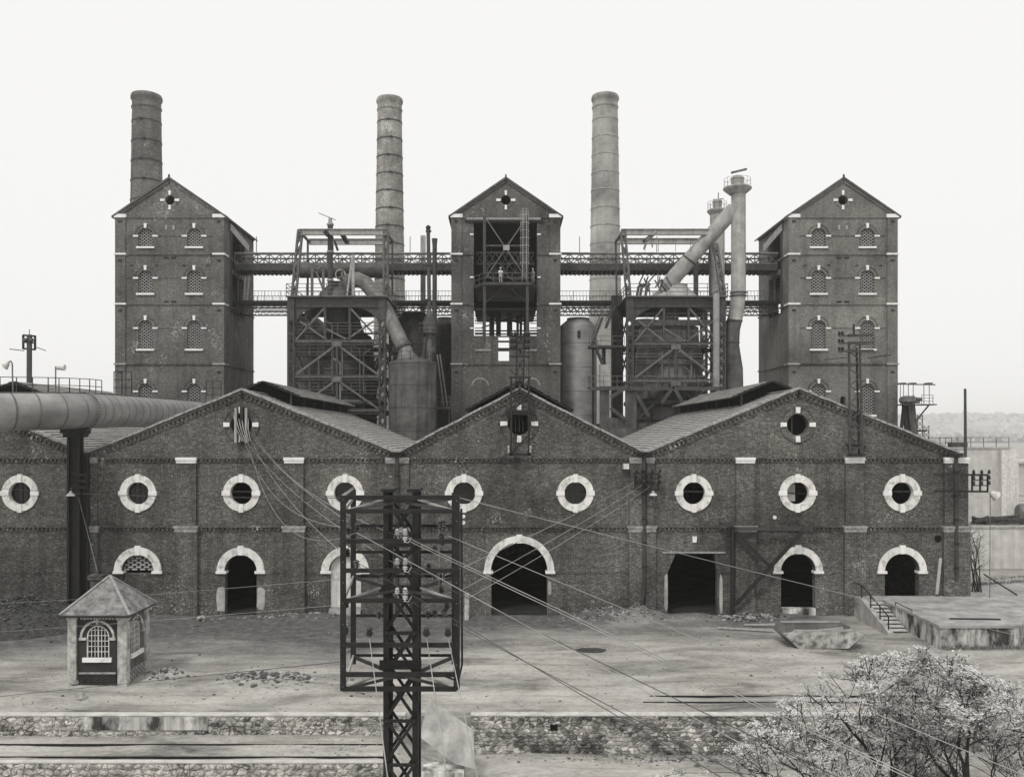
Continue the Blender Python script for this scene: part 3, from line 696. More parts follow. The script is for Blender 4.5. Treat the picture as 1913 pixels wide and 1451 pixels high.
    if kind != 'open':
        for py, dz in ((425, .0), (482, 0), (564, 0)):
            for s in (-1, 1):
                bx_ = cx + s*.45
                if py == 425: P('vent_slot', MB().box(bx_-.12, bx_+.12, YT-.05, YT+.0, tz(py)-.28, tz(py)+.28), 'coping', t)
                else: P('putlog_vent', MB().box(bx_-.3, bx_+.3, YT-.06, YT-.001, tz(py)-.1, tz(py)+.12), 'steel_dark', t)
        for ox in (-4.6, -1.7, 1.7, 4.6): P('putlog_vent', MB().box(cx+ox-.2, cx+ox+.2, YT-.06, YT-.001, tz(496)-.07, tz(496)+.07), 'steel_dark', t)
    return t
ROWS = ((426, 461), (504.5, 548), (598, 652), (716, 775))
tl = tower(317.5, 'weathered brick tower at the left with a chimney rising behind it', 'brick_tower_worn', ROWS, 1)
tc = tower(945, 'brick tower in the middle with a tall dark opening and a railed platform', 'brick_tower', (), 0, 'open')
tr = tower(1574.5, 'paler smooth brick tower at the right with lattice windows', 'brick_tower_pale', ROWS, -1, 'pale')
# centre tower: hoist opening
P('lintel', MB().box(tx(868), tx(1014), YT-.22, YT-.001, tz(415), tz(411)), 'steel_dark', tc)
P('lintel_course', MB().box(tx(872), tx(1010), YT-.12, YT-.001, tz(410.8), tz(406.5)), 'stone_grey', tc)
for py in (438, 518, 568, 613):
    for a, b in ((878, 884.6), (1003.4, 1010)): P('impost', MB().box(tx(a), tx(b), YT-.1, YT+.3, tz(py+1.5), tz(py-1.5)), 'stone_white', tc)
for a, b, py in ((887, 918, 654), (975, 1003, 654)): P('sill', MB().box(tx(a), tx(b), YT-.12, YT-.001, tz(py+1.6), tz(py-1.6)), 'stone_grey', tc)
for px in (897, 993): P('relieving_arch', MB().ring((tx(px), tz(722)), .95, 1.1, -.04, .01, FRONT(YT), 10, 170, 12), 'stone_grey', tc)
fl = P('hoist_floor', MB().box(tx(886), tx(1002), YT-.0+.65, YTB-.7, tz(536), tz(532)), 'steel_dark', tc)
for px in (905, 985):                                   # legs of the platform frame run the height of the opening
    P('frame_post', MB().bar(W(px, 403, 105.0), W(px, 640, 105.0), .34, .34), 'steel_mid' if px == 905 else 'steel_mid', tc)
Ypl = 104.6
P('platform', MB().plate([(tx(886), YT), (W(904,0,Ypl).x, Ypl), (W(992,0,Ypl).x, Ypl), (tx(1004), YT)], [], 0, .32, lambda u, v, d: (u, v, W(0, 532, Ypl).z + d)), 'steel_mid', tc)
rl = MB(); zpl = W(0, 528, Ypl).z + .05
pth = [V(tx(886.5), YT-.1, zpl), V(W(904,0,Ypl).x, Ypl+.05, zpl), V(W(992,0,Ypl).x, Ypl+.05, zpl), V(tx(1003.5), YT-.1, zpl)]
for a, b in zip(pth, pth[1:]):
    for hgt in (.55, 1.1): rl.bar(a+V(0,0,hgt), b+V(0,0,hgt), .06)
    n = max(2, int((b-a).length/1.05))
    for i in range(n+1): rl.bar(a.lerp(b, i/n), a.lerp(b, i/n)+V(0,0,1.13), .06)
P('platform_railing', rl, 'steel_grey', tc)
for p, q in (((906, 406), (984, 521)), ((984, 406), (906, 521))):
    P('cross_brace', MB().bar(W(*p, 105.05), W(*q, 105.05), .2, .12), 'steel_grey', tc)
    P('cross_brace', MB().bar(W(*p, 106.3), W(*q, 106.3), .14, .1), 'steel_mid', tc)
P('gusset_plate', MB().box(W(944,0,105).x-.25, W(948,0,105).x+.25, 104.85, 104.95, W(0,463,105).z-.3, W(0,463,105).z+.3), 'steel_light', tc)
P('cross_beam', MB().bar(W(906, 459, 105.2), W(984, 459, 105.2), .16, .22), 'steel_mid', tc)
P('mid_truss', (lambda m_: [m_.bar(W(890, y, 109), W(998, y, 109), .15, .2) for y in (472, 493)] and [m_.bar(W(890+12*i, 472, 109), W(902+12*i, 493, 109), .1) for i in range(9)] and [m_.bar(W(902+12*i, 472, 109), W(890+12*i, 493, 109), .1) for i in range(9)] and m_)(MB()), 'steel_mid', tc)
ld = MB(); Yl = 104.8
for px in (976, 984): ld.bar(W(px, 388, Yl), W(px, 524, Yl), .07)
for i in range(44): ld.bar(W(976, 390+3.05*i, Yl), W(984, 390+3.05*i, Yl), .04)
for py in (404, 418, 432, 446, 460, 474, 492):
    c0 = W(980, py, Yl); ld.tube([c0 + V(.55*math.cos(a), -.35-.55*math.sin(a)+.2, 0) for a in [math.pi*k/8 for k in range(-1, 10)]], .035, 5)
for a in (-.45, -.15, .2, .45): ld.bar(W(980, 396, Yl)+V(a, -.55, 0), W(980, 496, Yl)+V(a, -.55, 0), .035)
P('caged_ladder', ld, 'steel_light', tc)
for px in (926, 962):
    c0 = W(px, 507, 108.5); wh = MB(); wh.ring((c0.x, c0.z), .95, 1.15, -.15, .15, FRONT(108.5), n=24)
    for k in range(4): a = math.pi*k/4; wh.bar(c0+V(math.cos(a),0,math.sin(a)), c0-V(math.cos(a),0,math.sin(a)), .07)
    P('winding_wheel', wh, 'steel_mid', tc)
P('lower_stage', MB().box(tx(886), tx(1002), YT+.7, YTB-.7, tz(578), tz(574)).box(tx(907), tx(985), YT+.3, YT+.6, tz(562), tz(553)), 'steel_dark', tc)
for p, q in (((908, 565), (940, 537)), ((984, 565), (952, 537))): P('knee_brace', MB().bar(W(*p, 106.5), W(*q, 106.5), .16), 'steel_mid', tc)
for p, q in (((900, 612), (985, 585)), ((905, 585), (980, 606)), ((887, 590), (1003, 590)), ((887, 599), (1003, 599)), ((887, 618), (1003, 618)), ((887, 624), (1003, 624))):
    P('stage_beam', MB().bar(W(*p, 110), W(*q, 110), .16, .16), 'steel_dark', tc)
for px in (904, 917, 921, 929, 933, 950, 955, 967, 973, 981, 987):
    P('stage_post', MB().bar(W(px, 578, 111), W(px, 628, 111), .16+.3*random.random(), .2), 'steel_dark', tc)
for k in range(5): P('louvre', MB().bar(W(887, 586+9*k, 112), W(903, 586+9*k, 112), .1).bar(W(990, 586+9*k, 112), W(1003, 586+9*k, 112), .1), 'steel_dark', tc)
P('dark_lining', MB().box(tx(945)-5.85, tx(945)+5.85, YTB-.75, YTB-.62, 30.6, tz(404)).box(tx(945)-5.88, tx(945)-5.75, YT+.62, YTB-.77, 30.6, 34.1).box(tx(945)+5.75, tx(945)+5.88, YT+.62, YTB-.77, 30.6, 34.1).box(tx(945)-5.7, tx(945)+5.7, YT+.62, YTB-.8, tz(404)-.3, tz(404)-.1), 'void', tc, kind='stuff')  # black lining added to darken the lit interior, painting in deep shade
P('lower_opening_beam', MB().bar(W(931, 653, 107.3), W(951, 653, 107.3), .3, .4), 'steel_dark', tc)

# ------------------------------------------------------------------ chimneys
def chimney(px, ptop, wt, wb, Y, mat, label, bands, zb=0):
    k = FPX/Y; cx = (px-CX)/k; zt = EYE+(CY-ptop-8)/k; rt, rb = wt/2/k, wb/2/k
    c = T('chimney', label, 'chimney', (cx, Y, 0), 'tall round works chimneys')
    z0 = EYE+(CY-470)/k; sl = (rb-rt)/(zt-z0); r = lambda z: rt + sl*(zt-z)
    P('shaft', MB().lathe([(r(z)+.02*mno.noise((z*.5, px, 0)), z) for z in [zt*i/30 for i in range(31)]], (cx, Y), 36), mat, c, True)
    P('crown', MB().lathe([(r(zt)+.02, zt-2.3), (r(zt)+.16, zt-2.1), (r(zt)+.16, zt-1.9), (r(zt)+.04, zt-1.7), (r(zt)+.06, zt-.95), (r(zt)+.25, zt-.7), (r(zt)+.25, zt-.3), (r(zt)+.12, zt), (r(zt)-.5, zt+.02), (r(zt)-.5, zt-1)], (cx, Y), 36), mat, c, True)
    for i in range(bands):
        z = zt - 4.2 - i*3.0
        if z > 12:
            b = P('iron_band', MB().lathe([(r(z)+.005, z-.1), (r(z)+.07, z-.1), (r(z)+.07, z+.1), (r(z)+.005, z+.1)], (cx, Y), 36), 'steel_mid' if mat != 'brick_chimney_pale' else 'pipe_pale', c)
            if mat != 'brick_chimney_pale': P('clamp', MB().box(cx-.25+.5*(i%2), cx+.25+.5*(i%2), Y-r(z)-.16, Y-r(z)+.02, z-.14, z+.14), 'steel_dark', b)
    return c
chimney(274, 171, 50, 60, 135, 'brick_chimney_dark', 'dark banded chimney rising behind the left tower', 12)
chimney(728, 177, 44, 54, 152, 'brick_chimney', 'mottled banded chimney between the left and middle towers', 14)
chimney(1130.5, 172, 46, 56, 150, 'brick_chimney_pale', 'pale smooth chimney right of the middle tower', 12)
# ------------------------------------------------------------------ ironwork helpers
def lattice(m_, p, q, off, pitch, chord=.14, lace=.08, verts=False):
    p, q, off = Vector(p), Vector(q), Vector(off); L = (q-p).length; n = max(1, round(L/pitch))
    m_.bar(p, q, chord); m_.bar(p+off, q+off, chord)
    for i in range(n):
        a, b = p.lerp(q, i/n), p.lerp(q, (i+1)/n)
        m_.bar(a, b+off, lace); m_.bar(a+off, b, lace)
        if verts: m_.bar(a, a+off, lace*1.3)
    return m_
def lat_post(p, q, w, d, pitch=.9, chord=.16, lace=.09):
    m_ = MB(); p, q = Vector(p), Vector(q)
    for y in (-d/2, d/2): lattice(m_, p+V(-w/2, y, 0), q+V(-w/2, y, 0), V(w, 0, 0), pitch, chord, lace)
    n = max(2, round((q-p).length/3.2))
    for i in range(n+1):
        c = p.lerp(q, i/n); m_.box(c.x-w/2-.04, c.x+w/2+.04, c.y-d/2-.09, c.y-d/2-.04, c.z-.2, c.z+.2)
    return m_
def lat_girder(p, q, h, pitch=.8, chord=.16, lace=.08, plates=3):
    m_ = MB(); p, q = Vector(p), Vector(q); lattice(m_, p, q, V(0,0,h), pitch, chord, lace)
    for i in range(plates):
        c = p.lerp(q, (i+.5)/plates); m_.box(c.x-.45, c.x+.45, c.y-.06, c.y+.02, c.z-.02, c.z+h+.02)
    return m_
def railing(pts, h=1.1, rails=2, step=1.5, t=.05, balusters=0):
    m_ = MB(); pts = [Vector(p) for p in pts]
    for a, b in zip(pts, pts[1:]):
        for k in range(rails): m_.bar(a+V(0,0,h*(k+1)/rails), b+V(0,0,h*(k+1)/rails), t)
        L = (b-a).length; n = max(1, round(L/step))
        for i in range(n+1): m_.bar(a.lerp(b, i/n), a.lerp(b, i/n)+V(0,0,h), t)
        if balusters:
            n = max(1, round(L/balusters))
            for i in range(n): m_.bar(a.lerp(b, (i+.5)/n)+V(0,0,.08), a.lerp(b, (i+.5)/n)+V(0,0,h), t*.6)
    return m_
def stair(p, q, w=.9, n=10, axis=V(0,1,0)):      # flight from p (low) to q (high)
    m_ = MB(); p, q = Vector(p), Vector(q); o = axis*w/2
    m_.bar(p-o, q-o, .06, .25); m_.bar(p+o, q+o, .06, .25)
    for i in range(n+1):
        c = p.lerp(q, i/n); m_.bar(c-o, c+o, .24, .05)
    for s in (-1, 1):
        m_.bar(p+o*s+V(0,0,1), q+o*s+V(0,0,1), .05)
        for i in range(0, n+1, 3): c = p.lerp(q, i/n)+o*s; m_.bar(c, c+V(0,0,1), .04)
    return m_
# ------------------------------------------------------------------ bridges between the towers
def bridge_upper(x0, x1, label):
    y0, y1 = 111.3, 114.2; zt, zm, zb = 36.25, 35.05, 34.25
    b = T('truss_bridge', label, 'bridge', ((x0+x1)/2, 112.7, zb), 'truss bridges linking the towers')
    for y in (y0, y1): P('lattice_truss', lattice(MB(), V(x0, y, zm), V(x1, y, zm), V(0,0,zt-zm), 1.45, .18, .1, True), 'steel_grey' if y == y0 else 'steel_mid', b)
    P('top_rail_plate', MB().box(x0, x1, y0-.16, y0+.2, zt+.1, zt+.2), 'steel_light', b)
    P('deck', MB().box(x0, x1, y0+.12, y1-.12, zm-.12, zm-.02), 'steel_mid', b)
    P('plate_girder', MB().box(x0, x1, y0-.06, y0+.06, zb, zm-.13).box(x0, x1, y0-.2, y0+.2, zb-.06, zb-.003), 'steel_mid', b)
    P('plate_girder', MB().box(x0, x1, y1-.06, y1+.06, zb, zm-.13).box(x0, x1, y1-.2, y1+.2, zb-.06, zb-.003), 'steel_mid', b)
    m_ = MB(); n = int((x1-x0)/.55)
    for i in range(n): m_.box(x0+.1+i*.55, x0+.3+i*.55, y0-.25, y1, zb-.2, zb-.064)
    P('cross_sleepers', m_, 'steel_dark', b, kind='stuff')
    for fxp in (.1, .45, .8):
        xx = x0+(x1-x0)*fxp; P('mast_rod', MB().bar(V(xx, y0-.05, zt), V(xx, y0-.05, zt+2.2), .08), 'steel_mid', b)
    return b
def bridge_lower(x0, x1, label):
    y0, y1 = 110.9, 114.4; zt, zb = 30.2, 28.95
    b = T('footbridge', label, 'bridge', ((x0+x1)/2, 112.6, zb), 'truss footbridges linking the towers')
    for y in (y0, y1): P('lattice_truss', lattice(MB(), V(x0, y, zb), V(x1, y, zb), V(0,0,zt-zb-.25), .8, .16, .09), 'steel_mid', b)
    P('deck', MB().box(x0, x1, y0-.25, y1+.25, zt-.06, zt+.06), 'steel_mid', b)
    P('edge_plate', MB().box(x0, x1, y0-.3, y0-.26, zt-.22, zt+.1), 'steel_dark', b)
    P('railing', railing([V(x0, y0-.2, zt+.06), V(x1, y0-.2, zt+.06)], 1.25, 2, 2.0, .055, .42), 'steel_grey', b)
    P('rear_railing', railing([V(x0, y1+.2, zt+.06), V(x1, y1+.2, zt+.06)], 1.25, 2, 2.0, .055, .42), 'steel_grey', b)
    return b
xl, xc0, xc1, xr = tx(317.5)+6.52, tx(945)-6.52, tx(945)+6.52, tx(1574.5)-6.52
bridge_upper(xl, xc0, 'upper truss bridge from the left tower to the middle tower')
bridge_upper(xc1, xr, 'upper truss bridge from the middle tower to the right tower')
bridge_lower(xl, xc0, 'lower railed footbridge from the left tower to the middle tower')
bridge_lower(xc1, xr, 'lower railed footbridge from the middle tower to the right tower')
# leftover gear on the left tower's lower landing
S('leaning_ladder', (lambda m_: [m_.bar(V(-32.6+dx, 110.4, 30.3), V(-32.3+dx, 110.2, 33.2), .07) for dx in (0, .5)] and [m_.bar(V(-32.6+.03*i, 110.4, 30.5+.3*i), V(-32.1+.03*i, 110.4, 30.5+.3*i), .05) for i in range(9)] and m_)(MB()), 'steel_light', 'pale short ladder leaning on the footbridge landing beside the left tower', 'ladder')

# ------------------------------------------------------------------ blast furnaces
def furnace(label, pxl, pxr, Yf, dep, cxp, levels, shell, shellmat, topframe, mirror=False):
    k = FPX/Yf; x0, x1 = (pxl-CX)/k, (pxr-CX)/k; Yb = Yf+dep; cx = (cxp-CX)*(Yf+dep/2)/FPX; yc = Yf+dep/2
    Z = lambda py: EYE+(CY-py)/k
    f = T('blast_furnace', label, 'furnace', (cx, yc, 0), 'blast furnaces in open steel frames')
    ztop = Z(556)
    for x in (x0, x1):
        for y in (Yf, Yb):
            P('lattice_column', lat_post(V(x, y, 0), V(x, y, ztop-1.0), .66, .6, 1.0), 'steel_mid', f)
            P('column_head', MB().box(x-.4, x+.4, y-.36, y+.36, ztop-2.6, ztop-.02), 'steel_mid', f)
    # platform with deep girder and curved brackets
    P('top_platform', MB().box(x0-.5, x1+.6, Yf-.7, Yb+.6, ztop, ztop+.14), 'steel_grey', f)
    P('platform_girder', MB().box(x0+.41, x1-.41, Yf-.1, Yf+.1, ztop-1.05, ztop-.003).box(x0+.41, x1-.41, Yf-.25, Yf+.25, ztop-1.12, ztop-1.053), 'steel_mid', f)
    P('platform_girder', MB().box(x0+.41, x1-.41, Yb-.1, Yb+.1, ztop-1.05, ztop-.003), 'steel_mid', f)
    for s, xx in ((1, x0+.42), (-1, x1-.42)):
        poly = [(xx, ztop-1.13)] + [(xx + s*(3.0 - 3.0*math.sin(a)), ztop-1.13-2.2*(1-math.cos(a))) for a in [math.pi/2*i/8 for i in range(9)]]
        P('curved_bracket', MB().plate(poly[:1]+poly[1:], [], -.05, .05, FRONT(Yf)), 'steel_mid', f)
    P('railing', railing([V(x0-.45, Yb, ztop+.14), V(x0-.45, Yf-.6, ztop+.14), V(x1+.55, Yf-.6, ztop+.14), V(x1+.55, Yb, ztop+.14)], 1.35, 3, 2.3, .06), 'steel_grey', f)
    for lv, kind in levels:
        z = Z(lv)
        for y in (Yf, Yb): P('lattice_girder', lat_girder(V(x0+.34, y-.02, z), V(x1-.34, y-.02, z), .48, .52, .14, .08), 'steel_mid' if y == Yf else 'steel_dark', f)
        if kind: P('gallery', MB().box(x0, x1, Yf+.1, Yf+1.2, z+.56, z+.62), 'steel_mid', f)
        if kind == 2: P('gallery_railing', railing([V(x0+.4, Yf+.05, z+.62), V(x1-.4, Yf+.05, z+.62)], 1.25, 2, 2, .06, .3), 'steel_grey', f)
        for x in (x0, x1): P('side_beam', MB().bar(V(x, Yf+.3, z+.2), V(x, Yb-.3, z+.2), .2, .45), 'steel_mid', f)
    # diagonal bracing
    zs_ = [ztop-1.1] + [Z(lv)+.5 for lv, _ in levels]
    xm = (x0+x1)/2
    q1, q2 = x0+(x1-x0)*.37, x0+(x1-x0)*.64
    a, b = zs_[0], Z(levels[0][0])+.5
    br = [((q1, a), (x0+.5, b)), ((x0+1.0, a-1.6), (q1+.2, b)), ((q1, a-2.8+.4), (q2-.2, b)), ((q2, a), (x1-.4, b)), ((x1-1.0, a-1.6), (q2-.4, b)) , ((q2, a), (q1+.4, b))][:5]
    for p_, q_ in br: P('brace', MB().bar(V(p_[0], Yf-.05, p_[1]), V(q_[0], Yf-.05, q_[1]), .13, .2), 'steel_grey', f)
    for xx in (q1, q2): P('strut', MB().bar(V(xx, Yf, a), V(xx, Yf, b), .26), 'steel_mid', f)
    for i in range(1, len(zs_)):
        zt_ = Z(levels[i-1][0])-.02; zb_ = Z(levels[i][0])+.5 if i < len(levels) else zt_-4.5
        P('strut', MB().bar(V(xm, Yf, zt_), V(xm, Yf, zb_), .26), 'steel_mid', f)
        for s, xx in ((-1, x0+.4), (1, x1-.4)):
            P('brace', MB().bar(V(xm, Yf-.06, zt_), V(xx, Yf-.06, zb_), .13, .22), 'steel_grey', f)
            P('deck_edge', MB().bar(V(xm+s*.56, Yf-.2, zt_+.32), V(xx, Yf-.2, zt_+.32), .1, .14), 'steel_grey', f)
        P('gusset_plate', MB().box(xm-.55, xm+.55, Yf-.22, Yf-.17, zt_-.25, zt_+.35), 'steel_grey', f)
    for i in range(len(zs_)-1):
        for x in (x0, x1): P('side_brace', MB().bar(V(x, Yf+.3, zs_[i]), V(x, Yb-.3, zs_[i+1]), .14).bar(V(x, Yb-.3, zs_[i]), V(x, Yf+.3, zs_[i+1]), .14), 'steel_mid', f)
        pass
    # furnace shell
    sh = P('shell', MB().lathe([(r, z) for r, z in shell], (cx, yc), 36), shellmat, f, True)
    zz = shell[0][1]+1
    z = 8
    while z < 24.6:
        rr = next((a[0] + (b[0]-a[0])*(z-a[1])/(b[1]-a[1]) for a, b in zip(shell, shell[1:]) if a[1] <= z <= b[1] and b[1] > a[1]), None)
        if rr: P('hoop', MB().lathe([(rr, z-.12), (rr+.12, z-.1), (rr+.12, z+.1), (rr, z+.12)], (cx, yc), 36), 'rust_plate', sh)
        z += .82 if not mirror else 2.4
    # gantry frame on the platform
    for pa, pb, y in topframe['posts']:
        P('gantry_post', lat_post(W(*pb, y), W(*pa, y), .5, .4, 1.4, .17, .12), 'steel_grey', f)
    for pa, pb, y in topframe['beams']:
        P('gantry_beam', MB().bar(W(*pa, y), W(*pb, y), .22, .62).bar(W(*pa, y)+V(0,-.1,.33), W(*pb, y)+V(0,-.1,.33), .4, .06).bar(W(*pa, y)+V(0,-.1,-.33), W(*pb, y)+V(0,-.1,-.33), .4, .06), 'steel_light', f)
    for pa, ya, pb, yb in topframe['ties']:
        P('gantry_tie', MB().bar(W(*pa, ya), W(*pb, yb), .2, .3), 'steel_mid', f)
    return f, x0, x1, Yf, Yb, cx, yc, ztop
fL, x0, x1, Yf, Yb, cxl, ycl, ztl = furnace('dark blast furnace with hooped shell in the frame left of the middle tower', 544.5, 714.5, 101, 9, 640,
    ((643, 0), (709, 0), (772, 0)), [(4.5, 0), (4.4, 9), (4.1, 14), (3.95, 20), (3.6, 24.6), (3.4, 25.2), (2.6, 25.7), (2.1, 27.0), (2.3, 28.6), (2.3, 29.3)], 'rust_dark',
    dict(posts=[((561, 432), (549, 553), 103), ((721, 432), (721, 553), 103)],
         beams=[((561, 434), (722, 434), 102.9), ((578, 452), (722, 452), 109)],
         ties=[((561, 434), 103, (578, 452), 109), ((721, 434), 103, (735, 452), 109), ((575, 450), 109, (575, 553), 109), ((733, 450), 109, (733, 553), 109)]))
# top gear of the left furnace
P('gas_offtake', MB().tube([W(640, 552, 105.5), W(644, 536, 105), W(654, 525, 104.6), W(668, 522, 104.3), W(683, 529, 104), W(706, 556, 103.3)], [.95, .95, .92, .9, .88, .86], 20), 'rust_plate_grey', fL, True)
P('downcomer', MB().tube([W(706, 556, 103.3), W(722, 582, 102), W(757, 655, 99.4), W(759, 664, 99.2)], [.86, .86, .86, .86], 20), 'rust_plate_grey', fL, True)
P('downcomer_collar', MB().tube([W(754, 648, 99.5), W(756, 652, 99.4)], 1.0, 20), 'steel_mid', fL)
P('hopper_bell', MB().lathe([(2.4, ztl+.15), (2.1, ztl+1.2), (1.2, ztl+2.1), (1.2, ztl+2.5)], (cxl-.6, ycl), 20), 'rust_plate', fL, True)
P('charging_beam', MB().bar(W(648, 552, 101.5), W(659, 478, 101.5), .22).bar(W(660, 476, 101.5), W(660, 553, 101.5), .32), 'steel_light', fL)
for a, b in (((583, 500), (583, 552)), ((588, 500), (608, 552)), ((604, 498), (604, 552)), ((585, 508), (605, 496)), ((630, 520), (650, 515)), ((640, 505), (634, 552))):
    P('hoist_frame_bar', MB().bar(W(*a, 104), W(*b, 104), .3, .2), 'steel_grey', fL)
P('sheave_wheel', MB().ring((W(636,0,104).x, W(0,513,104).z), .5, .65, -.1, .1, FRONT(104), n=20), 'steel_light', fL)
P('pulley_block', MB().bar(W(607, 432, 102.5), W(613, 440, 102.5), .5), 'steel_dark', fL); P('hoist_hook', MB().bar(W(625, 450, 102.5), W(631, 468, 102.5), .25), 'steel_dark', fL)
P('crab_beam', MB().bar(W(637, 434, 103), W(648, 452, 109), .5, .3), 'steel_mid', fL)
P('cross_pipe', MB().tube([W(560, 505, 108), W(725, 505, 108)], .95, 16), 'rust_plate', fL, True)
bl = T('bleeder_pipe', 'slim vertical bleeder pipe with a tilted lever on the left furnace top', 'pipe', W(617, 552, 103.5))
P('pipe', MB().tube([W(617, 553, 103.5), W(617, 421, 103.5)], .32, 14), 'steel_mid', bl, True)
for py in (420, 471, 524): P('flange', MB().tube([W(617, py+1, 103.5), W(617, py-2, 103.5)], .42, 14), 'steel_light', bl)
P('valve_cage', MB().tube([W(617, 419, 103.5), W(617, 407, 103.5)], [.28, .2], 10), 'steel_light', bl)
P('lever', MB().bar(W(595, 398, 103.5), W(627, 411, 103.5), .07), 'steel_mid', bl)
# dust catcher
dc = T('dust_catcher', 'broad riveted dust catcher tank with railed top beside the left furnace', 'tank', (W(771, 0, 99).x, 99, 0))
cx_ = W(771, 0, 99).x; zt_ = W(0, 677, 99).z
P('tank_body', MB().lathe([(2.67, 0), (2.67, zt_-.05), (2.6, zt_), (2.2, zt_+.15), (1.2, zt_+.5)], (cx_, 99), 40), 'tank_plate', dc, True)
for z in (9, 11.5, 14, 16.5, 19, zt_-.2): P('plate_seam', MB().lathe([(2.68, z-.06), (2.71, z-.05), (2.71, z+.05), (2.68, z+.06)], (cx_, 99), 40), 'rust_plate', dc)
P('railing', railing([V(cx_+2.55*math.cos(a), 99+2.55*math.sin(a), zt_) for a in [2*math.pi*k/16 for k in range(17)]], 1.1, 2, 1.1, .05), 'steel_mid', dc)
P('inlet_cone', MB().tube([W(757, 660, 99.2), W(762, 676, 99)], [.9, 1.3], 18), 'rust_plate_grey', dc, True)
vx = W(802, 0, 101).x
vs_ = T('washer_vessel', 'slender vessel with conical cap and small balcony above the dust catcher', 'tank', (vx, 101, 0))
P('vessel_body', MB().lathe([(.72, 0), (.72, W(0,600,101).z), (.28, W(0,583,101).z), (.22, W(0,578,101).z)], (vx, 101), 18), 'rust_plate', vs_, True)
P('vent_pipe', MB().tube([W(802, 580, 101), W(800, 430, 101)], .22, 10), 'steel_mid', vs_, True)
for py in (432, 495, 560): P('flange', MB().tube([W(800.5, py+1.5, 101), W(800.5, py-1.5, 101)], .32, 10), 'steel_mid', vs_)
P('vent_cap', MB().tube([W(800, 432, 101), W(800, 424, 101), W(800, 421, 101)], [.2, .3, .12], 8), 'steel_dark', vs_)
bz = W(0, 622, 100).z
P('balcony', MB().box(vx-1.1, vx+.9, 99.8, 100.6, bz, bz+.08), 'steel_mid', vs_)
P('balcony_railing', railing([V(vx-1.1, 100.5, bz), V(vx-1.1, 99.85, bz), V(vx+.9, 99.85, bz), V(vx+.9, 100.5, bz)], 1.1, 2, .6, .05), 'steel_grey', vs_)
P('bracket', MB().bar(V(vx-1, 100, bz), V(vx-.5, 100.4, bz-1.6), .08).bar(V(vx+.8, 100, bz), V(vx+.4, 100.4, bz-1.4), .08).bar(V(vx-.8, 100.3, bz-4), V(vx-.4, 100.3, bz-.4), .3), 'steel_mid', vs_)
S('vent_pipe', MB().tube([W(812, 1020, 108), W(812, 458, 108), W(812, 446, 108)], [.28, .28, .36], 10), 'steel_mid', 'thin dark vent pipe just left of the middle tower above the bridges', 'pipe', smooth=True)
S('vent_stack', MB().box(W(786,0,116).x, W(795,0,116).x, 115.6, 116.2, -.2, W(0,441,116).z), 'steel_light', 'pale flat-sided stack behind the bridge left of the middle tower', 'stack')
def stove(px, Y, wpx, ptop, label, mat, cone=0):
    k = FPX/Y; cx = (px-CX)/k; r = wpx/2/k; zt = EYE+(CY-ptop)/k
    s = T('hot_stove', label, 'tank', (cx, Y, 0), 'tall cylindrical tanks round the middle tower')
    P('shell', MB().lathe([(r, 0), (r, zt-1.1), (r*.93, zt-.75), (r*.6, zt-.1), (r*.56, zt)], (cx, Y), 36), mat, s, True)
    P('top_ring', MB().lathe([(r*.56, zt), (r*.6, zt), (r*.6, zt+.14), (r*.56, zt+.14)], (cx, Y), 30), 'steel_mid', s)
    for i in range(6): P('plate_seam', MB().lathe([(r+.004, 10+3*i), (r+.03, 10.03+3*i), (r+.03, 10.1+3*i), (r+.004, 10.13+3*i)], (cx, Y), 36), mat, s)
    P('manhole', MB().box(cx-.3, cx+.1, Y-r-.08, Y-r+.1, zt-2.6, zt-1.7), 'steel_dark', s)
    return s
stove(772, 115, 76, 588, 'dark soot-streaked tank behind the dust catcher', 'rust_dark')
stove(832, 121, 52, 596, 'dark tank tucked behind the left edge of the middle tower', 'rust_dark')
stove(1080, 113, 70, 597, 'pale grey domed tank right of the middle tower', 'pipe_plate')
stove(572, 117, 66, 590, 'sooty tank half hidden behind the left furnace frame', 'rust_plate')
stove(1205, 118, 70, 600, 'dark tank seen through the right furnace frame', 'rust_dark')
sl = T('inclined_stair', 'steep open stair beside the dust catcher', 'stair', W(825, 760, 101))
P('stringer', MB().bar(W(817, 662, 101), W(829, 758, 101), .14, .3), 'steel_grey', sl); P('stringer', MB().bar(W(822, 662, 101), W(836, 758, 101), .14, .3), 'steel_grey', sl)
P('landing', MB().box(W(808,0,101).x, W(842,0,101).x, 100.4, 101.8, W(0,764,101).z, W(0,760,101).z), 'steel_mid', sl)
P('railing', railing([V(W(808,0,101).x, 100.45, W(0,760,101).z), V(W(842,0,101).x, 100.45, W(0,760,101).z)], 1.15, 2, 1, .06), 'steel_grey', sl)
P('support_post', MB().bar(V(W(810,0,101).x, 100.6, 0), V(W(810,0,101).x, 100.6, W(0,764,101).z), .2).bar(V(W(840,0,101).x, 100.6, 0), V(W(840,0,101).x, 100.6, W(0,764,101).z), .2), 'steel_dark', sl)

